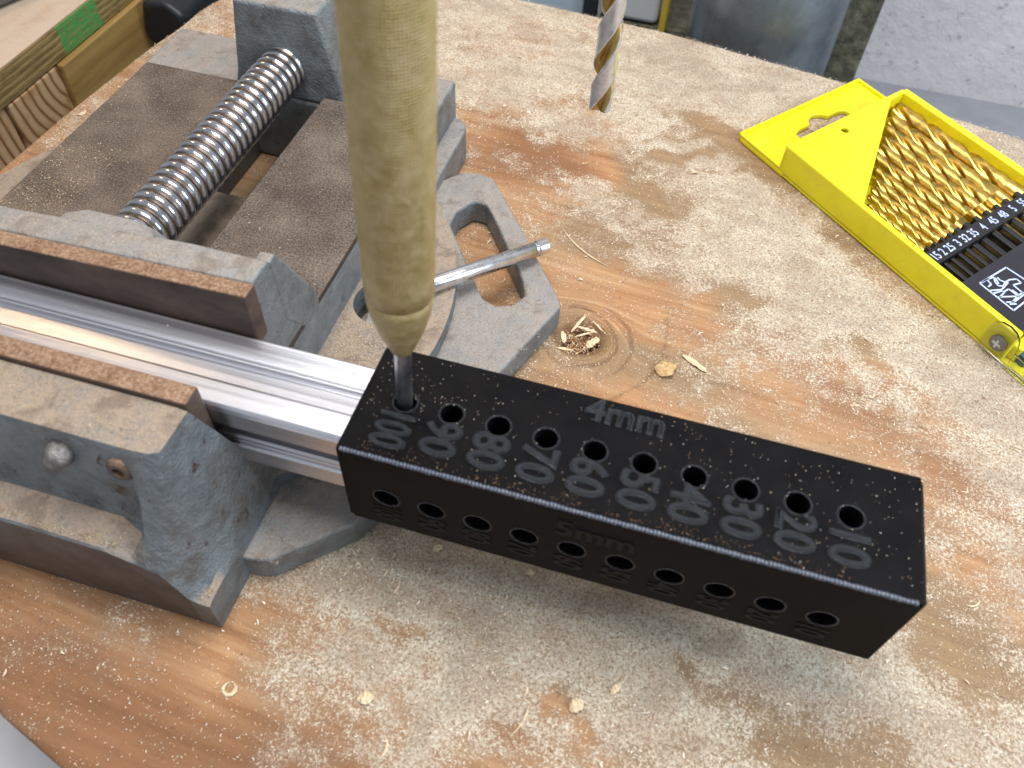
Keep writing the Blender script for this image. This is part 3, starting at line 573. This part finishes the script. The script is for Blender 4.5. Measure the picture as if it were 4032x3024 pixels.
# rounded front top edge, outer shell bits
def arc(cy, cz, r, a0, a1, n): return [(cy+r*math.cos(a0+(a1-a0)*i/n), cz+r*math.sin(a0+(a1-a0)*i/n)) for i in range(n+1)]
ea = arc(e, -e, e, math.pi, math.pi/2, 5)
V = [(x, a, b) for x in (e*.9, LX-.9) for a, b in ea]; F = [(i, i+1, i+7, i+6) for i in range(5)]
B3 = (V, F)
outer = [(0.4, -HZ+.8), (0, -HZ+1.2)]+[(0, -e)]+ea[1:-1]+[(e, 0), (WY-1, 0), (WY, -1), (WY, -HZ+.6), (WY-.6, -HZ)]+[(1.2, -HZ)]
# right end: closed cap with chamfered rim
capv = [(LX-.9, a, b) for a, b in outer]+[(LX, max(min(a, WY-1.2), 1.2), max(min(b, -1.2), -HZ+1.2)) for a, b in outer]
nO = len(outer); capf = [(i, (i+1) % nO, nO+(i+1) % nO, nO+i) for i in range(nO)]+[tuple(range(nO, 2*nO))]
B4 = (capv, capf)
B5 = box_vf(0.5, LX-1, WY-TH, WY, -HZ+.3, -.3); B6 = box_vf(0.5, LX-1, .6, WY-.6, -HZ, -HZ+TH); B7 = box_vf(LX-5, LX-1.2, 1, WY-1, -HZ+1, -1)
# left rim around the mouth
rim = []
inner = [(TH, -HZ+TH), (TH, -HZ+TH)]+[(TH, -TH)]+[(TH, -TH)]*4+[(TH+.01, -TH), (WY-TH, -TH), (WY-TH, -TH), (WY-TH, -HZ+TH), (WY-TH, -HZ+TH)]+[(TH, -HZ+TH)]
B8 = ([(0, a, b) for a, b in outer]+[(0, a, b) for a, b in inner[:nO]]+[(e*.9+.05, a, b) for a, b in outer], [(i, (i+1) % nO, nO+(i+1) % nO, nO+i) for i in range(nO)]+[(i, (i+1) % nO, 2*nO+(i+1) % nO, 2*nO+i) for i in range(nO)])
V, F = merge(B1, B2, B3, B4, B5, B6, B7, B8)
pym('body', V, F, M_black, jig)
# printed seam: ridge along the rounded front edge, its highlight painted pale blue-grey, a few blobs on the end
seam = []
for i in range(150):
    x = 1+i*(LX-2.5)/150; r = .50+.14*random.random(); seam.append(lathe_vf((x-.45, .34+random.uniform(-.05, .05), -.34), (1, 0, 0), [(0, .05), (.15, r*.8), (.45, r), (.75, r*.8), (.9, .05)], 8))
for (y_, z_, r) in ((5, -3.4, 1.2), (12, -6, .9), (20, -3, 1.3), (25, -4, .8), (9, -12, .8)):
    pym('end_blob', *lathe_vf((LX-.5, y_, z_), (1, 0, 0), [(0, r), (.5, r*.8), (.9, r*.2)], 8), M_blackrib, jig, smooth=True)
pym('seam_ridge', *merge(*seam), M_seam_highlight, jig, smooth=True)
for (hu, hv) in top_h:
    prm = []; n = 32; R1, r1 = 2.62, .30; Vr, Fr = [], []
    for j in range(n):
        t = 2*math.pi*j/n
        for k in range(6):
            q = 2*math.pi*k/6; rr = R1+r1*math.cos(q); Vr.append((hu+rr*math.cos(t), hv+rr*math.sin(t), -.16+r1*.8*math.sin(q)))
    for j in range(n):
        for k in range(6): Fr.append((j*6+k, j*6+(k+1) % 6, ((j+1) % n)*6+(k+1) % 6, ((j+1) % n)*6+k))
    pym('hole_rim', Vr, Fr, M_blackrib, jig, smooth=True)
for (hu, hv) in side_h:
    Vr, Fr = [], []; n = 32
    for j in range(n):
        t = 2*math.pi*j/n
        for k in range(6):
            q = 2*math.pi*k/6; rr = 2.95+.22*math.cos(q); Vr.append((hu+rr*math.cos(t), .08-.22*math.sin(q), hv+rr*math.sin(t)))
    for j in range(n):
        for k in range(6): Fr.append((j*6+k, j*6+(k+1) % 6, ((j+1) % n)*6+(k+1) % 6, ((j+1) % n)*6+k))
    pym('hole_rim', Vr, Fr, M_blackrib, jig, smooth=True)
def text_obj(name, s, mat, parent, origin, xd, yd, size, depth, bold=0.0, bev=0.0, sx=1.0, align='LEFT', space=1.0):
    c = bpy.data.curves.new('t', 'FONT'); c.body = s; c.size = size*S; c.extrude = depth*S; c.offset = bold*S; c.bevel_depth = bev*S; c.bevel_resolution = 2; c.align_x = align; c.resolution_u = 4; c.space_character = space
    t = bpy.data.objects.new('t', c); COL.objects.link(t); dg = bpy.context.evaluated_depsgraph_get(); dg.update()
    me = bpy.data.meshes.new_from_object(t.evaluated_get(dg)); bpy.data.objects.remove(t)
    xd = Vector(xd).normalized(); yd = Vector(yd).normalized(); zd = xd.cross(yd)
    M = Matrix.Translation((Vector(origin)-off(parent))*S) @ Matrix((xd, yd, zd)).transposed().to_4x4() @ Matrix.Diagonal((sx, 1, 1, 1))
    me.transform(M); me.materials.clear(); me.name = name; return link(name, me, mat, parent)
for i in range(10):
    hu = top_h[i][0]
    text_obj('number', str(100-10*i), M_blackrib, jig, (hu-3.7, 12.4 if i else 12.4, 0.0), (0, -1, 0), (1, 0, 0), 10.4, 0.10, -0.34, 0.72, 0.84 if i else 0.62, space=1.0)
    text_obj('number', str(100-10*i), M_dull, jig, (side_h[i][0]-3.0, -0.02, -18.2), (0, 0, -1), (1, 0, 0), 8.2, 0.06, 0.2, 0.1, 0.60 if i else 0.46)
text_obj('size_mark', '4mm', M_blackrib, jig, (45.2, 21.9, 0.05), (1, 0, 0), (0, 1, 0), 7.8, 0.10, -0.26, 0.58, 1.05)
text_obj('size_mark', '5mm', M_dull, jig, (45.2, -0.02, -9.6), (1, 0, 0), (0, 0, 1), 7.6, 0.06, 0.1, 0.1, 1.05)
# dust specks on the jig
a = np.concatenate([RNG.normal(14, 9, 120), RNG.uniform(1, 112, 260), RNG.uniform(60, 112, 160)]); b = np.concatenate([RNG.normal(17, 7, 120), RNG.uniform(1, 27, 260), RNG.uniform(1, 27, 160)])
k = (a > 1) & (a < 112) & (b > 1) & (b < 27.5); a, b = a[k], b[k]
k = np.ones(len(a), bool)
for hu, hv in top_h: k &= np.hypot(a-hu, b-hv) > 2.1
o = link('sawdust', flake_mesh('sawdust_on_jig', np.stack([a[k], b[k]], 1), np.full(k.sum(), -.08), M_flake, 0.07, 0.14, (0.12, 0.2)), None, kind='stuff'); tag(o, 'dust specks sprinkled on top of the black drilling jig', 'sawdust')
a = RNG.uniform(3, 100, 260); b = 1.3+RNG.random(260)**2*2.2
o = link('wood_dust_line', flake_mesh('brown_dust', np.stack([a, b], 1), np.full(260, -.1), mk_flake('brown_dust', [(0, (0.18, 0.08, 0.03)), (1, (0.42, 0.24, 0.11))]), 0.08, 0.2, (0.1, 0.2)), None, kind='stuff'); tag(o, 'brown dust line gathered along the front edge of the jig top', 'sawdust')
# ---------------------------------------------------------------- pin punch
pu = thing('pin_punch', 'brass-coloured knurled pin punch standing upright in the first hole of the jig', 'punch', (9.2, 14.6, -2))
ax = Vector((0.040, 0.004, 1)).normalized(); b0 = Vector((9.0, 14.4, -2))
pym('pin', *lathe_vf(b0, ax, [(0, 1.5), (.4, 1.65), (19.5, 1.65), (20, 1.7)], 24), M_pin, pu, smooth=True)
pym('tapered_neck', *lathe_vf(b0, ax, [(18.6, 1.6), (19.2, 2.1), (20.5, 2.6), (25, 4.2), (29.5, 5.4), (33, 5.95), (35, 6.05)], 40), M_punch, pu, smooth=True)
pym('knurled_grip', *lathe_vf(b0, ax, [(35, 6.0), (38, 6.25), (41, 6.3), (46, 6.15), (47.5, 6.3), (60, 6.35), (112, 6.35), (118, 6.0), (119, 4.8)], 48), M_punch, pu, smooth=True)
# ---------------------------------------------------------------- drill bits
def twist(base, axis, R, L, flute, pitch, n=36, tip=None, ph0=0.0, step=0.5, web=0.42):
    """base = tip point, axis points from the tip to the shank"""
    x, y_, d = frame_of(axis); base = Vector(base); secs = []; tip = tip if tip is not None else R*0.9; h = 0.0; hs = [0.0]
    while h < flute: h += min(step, 0.25 if h < tip else step); hs.append(h)
    hs += [flute+R, flute+R+.05, L]
    for h in hs:
        s = []; tw = ph0+2*math.pi*h/pitch; sc_ = min(1.0, 0.12+0.88*h/tip); fl = 1.0 if h < flute-R else max(0, 1-(h-flute+R)/(2*R))
        for k in range(n):
            th = 2*math.pi*k/n; q = (th*2 % (2*math.pi))/(2*math.pi)        # two flutes
            if q < 0.40: r = 1-(1-web)*fl*math.sin(math.pi*q/0.40)**0.6
            elif q < 0.48: r = 1.0
            else: r = 1-0.05*fl
            s.append(tuple(base+d*h+(x*math.cos(th+tw)+y_*math.sin(th+tw))*R*r*sc_))
        secs.append(s)
    return loft_vf(secs)
o = pym('twist_drill_bit', *twist((25.0, 129.7, 0.2), (0.0, 0, 1), 3.35, 95, 70, 34, step=.6, ph0=2.2, tip=1.0, web=0.35), M_drill, smooth=True)
tag(o, 'single worn steel twist drill bit hanging point down above the table', 'drill bit')
# ---------------------------------------------------------------- steel rod on the vice foot
rod0 = Vector((17.1, 110.2, -37.2)); rod1 = Vector((-16.5, 71.5, -32.6)); ra = rod1-rod0
rd = thing('steel_rod', 'short bright steel rod with a notch near its end, lying across the slotted vice foot', 'rod', tuple(rod0))
pym('shaft', *lathe_vf(rod0+ra.normalized()*4.6, ra, [(0, 1.9), (.3, 2.45), (ra.length-6, 2.45), (ra.length-5.4, 1.9)], 28), M_rod, rd, smooth=True)
pym('grooved_tip', *lathe_vf(rod0, ra, [(0, 2.1), (.35, 2.45), (3.6, 2.45), (3.9, 2.05), (4.7, 2.05)], 28), M_rod, rd, smooth=False)
# ---------------------------------------------------------------- yellow drill case
O = Vector((68.8, 204.8)); ang = math.radians(-44.57); Ld = Vector((math.cos(ang), math.sin(ang))); Wd = Vector((-Ld.y, Ld.x))
def cp(l, w_, z): q = O+Ld*(l-0.11*w_)+Wd*w_; return (q.x, q.y, z)
def cmap(vf): return [cp(*p) for p in vf[0]], vf[1]
case = thing('drill_case', 'yellow plastic drill bit case with hanging tab and numbered black holder', 'drill case', (O.x, O.y, -50))
ZB, ZT = -49.85, -37.6
def cprism(poly, z0, z1): return cmap(prism_vf(poly, z0, z1))
# hanging tab with a euro slot
tb = pym('hanging_tab', *cmap(prism_vf([(0, 1.5), (1.5, 0), (26, 0), (26, 70), (2, 70), (0, 68)], ZB, -47.9)), M_yellow, case)
sl = [(10.5, 24), (12, 21), (16, 21), (17.5, 24), (17.5, 30), (20, 33), (20, 38), (17.5, 41), (17.5, 47), (16, 50), (12, 50), (10.5, 47), (10.5, 41), (8, 39), (6.5, 35.5), (8, 32), (10.5, 30)]
cut(tb, *cprism(sl, -60, -40)); m = tb.modifiers.new('bevel', 'BEVEL'); m.width = .5*S; m.segments = 3; m.limit_method = 'ANGLE'
rimv = merge(box_vf(0, 24, 0, 1.3, -48, -46.6), box_vf(0, 1.3, 0, 70, -48, -46.6), box_vf(0, 24, 68.7, 70, -48, -46.6))
pym('tab_rim', *cmap(rimv), M_yellow, case, bevel=.4)
# floor and walls of the tray
tray = merge(box_vf(23, 140, 0.2, 68, ZB, -48.4), box_vf(23, 25, 0, 68.2, -48.4, ZT-1.2), box_vf(23.2, 125.5, 0, 2.4, -48.4, ZT), box_vf(23.2, 140, 64.6, 68, -48.4, ZT), box_vf(124.6, 128, 2.4, 12, -48.4, -43))
pym('tray', *cmap(tray), M_yellow, case, bevel=.7, segs=3)
cov = prism_vf([(23, 0.1), (59.5, 0.1), (60, 2.2), (25.4, 56), (24.8, 66), (23, 66)], ZT-1.3, ZT+0.05)
cvr = pym('corner_cover', *cmap(cov), M_yellow, case)
cut(cvr, *cmap(lathe_vf((28.5, 26, -45), (0, 0, 1), [(0, 1.5), (20, 1.5)], 20))); m = cvr.modifiers.new('bevel', 'BEVEL'); m.width = .5*S; m.segments = 3; m.limit_method = 'ANGLE'
pym('divider', *cmap(box_vf(60, 84, 57.0, 58.2, -48.4, -44)), M_yellow, case, bevel=.3)
pym('divider', *cmap(box_vf(40, 56, 25, 27, -48.4, -46.5)), M_yellow, case, bevel=.3)
bits = [(1.5, 6.0, 66), (2, 9.4, 57.5), (2.5, 13.2, 54.5), (3, 17.3, 52.5), (3.2, 21.3, 50), (3.5, 25.8, 45.5), (4, 31.2, 40), (4.5, 36.8, 37), (4.8, 42.4, 35), (5, 48.0, 31), (5.5, 53.8, 28), (6.5, 61.6, 23.5)]
words = ['finest', 'second finest', 'third finest', 'fourth finest', 'fifth finest', 'sixth finest', 'seventh', 'eighth', 'ninth', 'tenth', 'eleventh', 'thickest']
near = ['at the near wall, slot marked 15', 'second from the near wall, slot marked 2', 'third from the near wall, slot marked 25', 'in the slot marked 3', 'in the slot marked 32', 'in the slot marked 35', 'in the slot marked 4', 'in the slot marked 45', 'in the slot marked 48', 'in the slot marked 5', 'next to the thickest bit, slot marked 55', '']
for i, (d_, w_, l_) in enumerate(bits):
    r = d_/2*0.98+.12; p0 = Vector(cp(l_, w_, -43.2)); p1 = Vector(cp(119, w_, -43.2)); A = p1-p0
    nn = {11: 'thickest gold drill bit, set apart along the far wall of the yellow case'}.get(i)
    marks = ['1.5', '2', '2.5', '3', '3.2', '3.5', '4', '4.5', '4.8', '5', '5.5', '']
    o = pym('gold_drill_bit', *twist(p0, A, r, A.length, 86-l_-2-d_*1.2, max(13, d_*6.2), n=20, ph0=i*2.37, step=.7, tip=r*.9, web=.34), M_gold, smooth=True)
    tag(o, nn or '%s gold drill bit, %s' % (words[i], near[i]), 'drill bit', 'gold drill bits in the yellow case')
# black holder
bar = merge(box_vf(86.4, 92.2, 2.5, 64.4, -48.3, -38.9))
pym('holder_bar', *cmap(bar), M_blackpl, case, bevel=.3)
for i in range(len(bits)+1):
    wp = 3.4 if i == 0 else (64.0 if i == len(bits) else (bits[i-1][1]+bits[i][1])/2)
    hw = .75 if i < 5 else 1.15
    t = pym('holder_tooth', *cmap(merge(box_vf(92.3, 101.6, wp-hw, wp+hw, -48.3, -40.2))), M_blackpl, case, bevel=.25)
    pym('holder_tooth', *cmap(merge(box_vf(84.2, 86.3, wp-hw*.8, wp+hw*.8, -48.3, -39.8))), M_blackpl, case, bevel=.25)
pym('holder_sheet', *cmap(box_vf(101.2, 124.2, 2.6, 64.4, -40.6, -39.4)), M_sheet, case, bevel=.2)
pym('end_tray', *cmap(box_vf(124.8, 131, 3, 64.4, -48.3, -45)), M_teal, case, bevel=.3)
for i, (d_, w_, l_) in enumerate(bits[:11]):
    s = ['1.5', '2', '2.5', '3', '3.2', '3.5', '4', '4.5', '4.8', '5', '5.5'][i].replace('.', '')
    a0 = Vector(cp(90.9, w_-1.6*len(s)*.62, -38.86)); xd = Vector((*Wd, 0)) - Vector((*Ld, 0))*.11; yd = Vector((-Ld.x, -Ld.y, 0)); yd = (yd - xd.normalized()*yd.dot(xd.normalized())).normalized()
    text_obj('number', s, M_print, case, tuple(a0), xd, yd, 4.6, 0.03, 0.06, 0, 0.74)
# printed emblem: a framed block of pale strokes
def stroke(p, q, w_=.55):
    a = Vector(p); b = Vector(q); d = (b-a).normalized(); n_ = Vector((-d.y, d.x))*w_/2; z0, z1 = -39.38, -39.30
    poly = [a-n_, b-n_, b+n_, a+n_]; return prism_vf([(t.x, t.y) for t in poly], z0, z1)
st_l = [[(104.78, 8.97), (105.2, 22.4), (117.2, 23.9), (117.74, 8.93), (104.78, 8.97)], [(105.0, 9.71), (104.95, 12.38), (107.08, 11.87), (107.21, 10.13)], [(104.95, 12.38), (105.67, 15.36)], [(106.06, 15.35), (107.0, 14.87), (108.28, 14.18)], [(105.88, 15.07), (107.09, 13.85), (108.66, 13.39)], [(106.29, 16.1), (107.62, 15.87), (108.82, 16.6)], [(108.72, 13.32), (109.65, 14.66), (109.04, 16.56), (109.13, 18.83), (110.22, 21.05), (112.02, 20.94), (111.17, 17.86), (114.85, 17.71)], [(108.39, 9.07), (110.33, 12.95), (109.57, 17.42)], [(109.78, 9.0), (110.73, 12.66)], [(111.24, 12.48), (111.41, 15.14), (114.9, 15.27), (115.53, 10.46)], [(111.62, 9.35), (114.95, 15.19)], [(111.96, 9.67), (111.5, 12.9)], [(114.37, 9.73), (115.72, 12.27), (115.47, 18.7)], [(115.48, 10.01), (116.62, 12.05)], [(112.23, 15.84), (114.87, 15.83), (114.69, 18.22)]]
st = [(l_[i], l_[i+1]) for l_ in st_l for i in range(len(l_)-1)]
pym('printed_emblem', *cmap(merge(*[stroke(a, b) for a, b in st])), M_print, case)
# clear hinged cover: ear with screw and the flap lying open
ear = [(116.8, -48.5), (116.8, -41), (117.6, -38.6), (119.4, -36.9), (122, -36.4), (124.6, -36.9), (126.6, -38.6), (127.4, -41), (128, -48.5)]
ev = loft_vf([[cp(l, w_, z) for l, z in ear] for w_ in (-1.3, -0.35)])
pym('clear_cover_ear', *ev, M_clear, case, bevel=.2)
pym('clear_cover', *cmap(merge(box_vf(128.1, 165, -1.3, 64, -49.2, -48.2), box_vf(127.5, 165, -1.3, -.4, -48.2, -43))), M_clear, case, bevel=.2)
sc0 = Vector(cp(122, -1.35, -43.2)); sa = -Vector((*Wd, 0))
pym('hinge_screw', *lathe_vf(sc0, sa, [(0, 2.7), (.5, 2.7), (.9, 2.2)], 24), mk_metal('hinge_screw_steel', (0.22, 0.20, 0.20), 0.35), case, smooth=False)
lx = Vector((*Ld, 0)); pc = sc0+sa*1.0
for q in (Vector((1, 0)), Vector((0, 1))):
    dd_ = lx*q.x+Vector((0, 0, 1))*q.y; ee = lx*q.y+Vector((0, 0, -1))*q.x
    vs = [pc+dd_*a*1.4+ee*b*.35+sa*c for a in (-1, 1) for b in (-1, 1) for c in (0, .12 if q.x else .16)]
    pym('screw_slot', [tuple(t) for t in vs], box_vf(0, 1, 0, 1, 0, 1)[1], M_white, case)
# ---------------------------------------------------------------- wood chips and shavings
M_chip = mk_plain('fresh_pine_chip', (0.72, 0.56, 0.36), 0.7, 0.3, 0.8, 0.15)
M_goldchip = mk_plain('golden_pine_chip', (0.52, 0.34, 0.15), 0.6, 0.4, 0.8, 0.15)
def chip(x, y, L, W, ang, label, curl=0.0, z=-50, kind='chip'):
    nS = 9; d = Vector((math.cos(ang), math.sin(ang), 0)); n_ = Vector((-d.y, d.x, 0)); secs = []; r = random.Random(int(x*7+y*13))
    for i in range(nS):
        t = i/(nS-1)-.5; a = curl*t; wv = W*(1-abs(2*t)**2.5*.75)*(1+.2*r.uniform(-1, 1))
        c = Vector((x, y, z))
        if curl: R_ = L/abs(curl); c = c+d*(R_*math.sin(a))+n_*(R_*(1-math.cos(a)))+Vector((0, 0, .35)); dn = (n_*math.cos(a)-d*math.sin(a))
        else: c = c+d*(L*t)+Vector((0, 0, .35+W*.25*math.cos(3*t)+.15*r.random())); dn = n_
        up = Vector((0, 0, 1))*(0.25+.1*r.random())*(.6 if W < .8 else 1); tw = Vector((0, 0, 1))*r.uniform(-.3, .3)*W
        secs.append([tuple(c-dn*wv/2-tw*.5), tuple(c-dn*wv/6-tw*.2+up*.8), tuple(c+dn*wv/2+tw*.5+up*.5), tuple(c+dn*wv/5+tw*.2-up*.3)])
    o = pym('wood_chip' if kind == 'chip' else 'wood_shaving', *loft_vf(secs), M_goldchip if 'golden' in label else M_chip); tag(o, label, kind if kind == 'chip' else 'shaving', 'wood chips and shavings on the table'); return o
chip(-16.0, -38.5, 8, 0.9, 0, 'small white curled shaving, alone on clean wood at lower left', 5.6, -50, 'shaving')
chip(13.4, -30.5, 3.60, 2.40, 0.5, "crumpled pale chip at lower centre left of the jig's end", 0, -50, 'chip')
chip(58.3, -18.7, 3.60, 2.70, 1, 'angular cream chip below the jig beside a dark stain', 0, -50, 'chip')
chip(-16.7, -2.1, 4.20, 1.80, 0.4, 'pale chip against the vice base below the aluminium bar', 0, -50, 'chip')
chip(16.5, 8.2, 3.00, 1.80, 0.9, 'small chip just below the left end of the jig', 0, -50, 'chip')
chip(40.2, 8.7, 2.40, 1.50, 0.2, 'tan chip beside the dark crack below the jig', 0, -50, 'chip')
chip(61.4, 82.6, 6.5, 5.5, 1.2, 'golden fan-shaped chip beside the dark crack right of the knot hole', 0, -50, 'chip')
chip(69.3, 87.6, 9, 1.7, -.5, 'slim leaf-shaped chip farther right of the knot hole', 0, -50, 'chip')
chip(25.8, 125.6, 24, .45, -.62, 'long thin white fibre curving right from the end of the steel rod', -.6, -50, 'shaving')
chip(-26.1, 232.7, 1.80, 1.32, 0.3, 'tiny cream chip on the dusty far end beside the punch', 0, -50, 'chip')
chip(-21.5, 196.1, 1.80, 1.20, 1.3, 'pale chip beside the punch near the far vice foot', 0, -50, 'chip')
chip(56.2, 178.8, 2.40, 1.44, 0.2, 'flat tan chip in the dusty middle of the table', 0, -50, 'chip')
chip(47.9, -25.2, 7.65, 0.51, 1.3, 'thin straight shaving near the lower edge of the photo', 0.8, -50, 'shaving')
chip(10.8, -4.1, 4.25, 0.51, 1.5, 'short white shaving left of the dust ridge', 0.9, -50, 'shaving')
chip(21.6, -39.0, 5.10, 0.59, 1.6, 'S-bent shaving near the bottom left of centre', 1.6, -50, 'shaving')
chip(65.9, -12.6, 3.60, 1.44, 1.1, 'bundle-like tan chip above the angular cream chip', 0, -50, 'chip')
chip(145.9, 32.3, 4.25, 0.51, 0.6, 'thin curved shaving at the right edge beside the jig end', 1.5, -50, 'shaving')
chip(132.2, 3.1, 2.40, 0.48, 0.4, 'small white chip below the right end of the jig', 0, -50, 'chip')
chip(121.1, 91.2, 2.72, 0.59, 0.9, 'little hook-shaped shaving midway between jig and yellow case', 2.2, -50, 'shaving')
chip(-170.6, 139.2, 5.10, 1.36, 1.2, 'curly pale shaving on the left table edge beside the vice', 2.5, -50, 'shaving')
chip(-167.1, 159.1, 4.25, 0.68, 0.4, 'hook-shaped shaving farther back on the left table edge', 3, -50, 'shaving')
# a few splinters standing in the knot hole
for dx, dy, an, L_, W_, lb in [(-1.5, 5.0, 1.25, 9.0, .9, 'longest pale splinter sticking up at the back of the knot hole'), (1.5, 3.2, -.1, 6.5, 1.1, 'pale splinter lying across the middle of the knot hole'), (4.4, -1.5, 1.0, 5.2, 2.4, 'broad frayed splinter at the right side of the knot hole'), (-4.6, -2.0, 1.9, 4.6, 1.5, 'broad splinter at the left side of the knot hole'), (-3.5, -6.5, .1, 5.0, .7, 'pale splinter at the front rim of the knot hole'), (4.5, 5.5, -.7, 5.5, .6, 'thin splinter across the back right rim of the knot hole'), (1.0, 1.0, .6, 6.0, .6, 'thin white fibre over the middle of the knot hole')]:
    chip(KN[0]+dx, KN[1]+dy, L_, W_, an, lb, 0.0, -50.3)
ca = RNG.normal(0, 3.4, (420, 2)); ca = ca[np.hypot(ca[:, 0], ca[:, 1]) < 6.5]
o = link('knot_crumbs', flake_mesh('knot_crumbs', ca+np.array(KN), np.full(len(ca), -52.6), mk_flake('bark_crumbs', [(0, (0.06, 0.025, 0.012)), (0.4, (0.26, 0.11, 0.04)), (1, (0.70, 0.50, 0.28))]), 0.4, 1.4, (0.3, 0.7)), None, kind='stuff'); tag(o, 'dark bark crumbs filling the knot hole beside the vice foot', 'wood crumbs')
# ---------------------------------------------------------------- the other bench and what is behind
bench = thing('workbench', 'second workbench behind at left, dusty plywood top with a green paint mark on its edge', 'workbench', (-300, 230, -79))
box('plywood_top', -460, -240, -40, 420, -79, -65.2, M_ply, bench, .6)
box('bench_surface', -459, -240.6, -39, 419, -65.15, -64.7, M_plytop, bench, 0)
box('side_board', -262, -237.5, 203.8, 330, -150, -79.6, M_beam, bench, .8)
box('beam', -300, -240, 168.8, 203.3, -150, -79.6, M_end, bench, 1.0)
box('beam', -302, -241.5, 120, 168.0, -150, -79.6, M_end, bench, 1.0)
o = pym('rubber_grip', *loft_vf([[(-236+a, y_, -80-b) for a, b in ((4, -4), (18, -6), (27, 0), (27, 16), (18, 26), (4, 24), (0, 12))] for y_ in (262, 266, 330)]), M_foam, bevel=3, segs=4); tag(o, 'black rubbery end of a tool between the two benches', 'tool')
o = pym('steel_offcut', *lathe_vf((-283, 200, -58), (0.35, 1, 0), [(0, 6), (1, 7.5), (40, 7.5), (41, 6)], 20), M_column, smooth=True); tag(o, 'dark grey steel piece lying on the second workbench, cut by the photo corner', 'steel offcut')
ox, oy = 71.5, 325
col = thing('drill_press_column', 'thick blue-grey steel column standing behind the table edge', 'column', (ox, oy, -400))
pym('tube', *lathe_vf((ox, oy, -400), (0, 0, 1), [(0, 35.5), (560, 35.5)], 72), M_column, col, smooth=True)
o = box('flaking_post', 105, 124, 338, 350, -400, 160, M_brownpost, None, 1.5); tag(o, 'narrow brown and green flaking post right of the steel column', 'post')
o = box('storage_box', -12, 19.5, 345, 400, -84.5, 60, M_white, None, 3); tag(o, 'off-white plastic box left of the steel column', 'box')
o = box('black_strut', -20.2, -13.4, 342, 350, -300, 60, M_foam, None, .8); tag(o, 'narrow black upright between pale panel and off-white box', 'strut')
o = box('yellow_strut', 20.6, 24.2, 343, 352, -300, 60, M_yelpost, None, .8); tag(o, 'thin mustard yellow upright between white box and column', 'strut')
o = box('brown_ledge', -12, 40, 346, 420, -130, -85.5, M_brownpost, None, 1); tag(o, 'dark brown ledge under the off-white box', 'ledge')
o = box('pale_panel', -120, -20.8, 347, 356, -300, 80, M_bluegrey, None, 1); tag(o, 'pale blue-grey panel behind the far table edge', 'panel')
v, f = box_vf(-900, 900, 470, 480, -700, 700); pym('wall', v, f, M_wall, None, kind='structure')
v, f = box_vf(130, 900, 200, 470, -170, -160); pym('concrete_ledge', v, f, M_floor, None, kind='structure')
o = box('lower_board', -420, -46, -330, -40, -140, -128, mk_plain('pale_board_paint', (0.72, 0.72, 0.74), 0.6, 0.05, 20), None, 1); tag(o, 'pale board far below the bottom left corner of the table', 'board')
v, f = box_vf(-900, 900, -900, 470, -410, -400); pym('floor', v, f, M_floor, None, kind='structure')
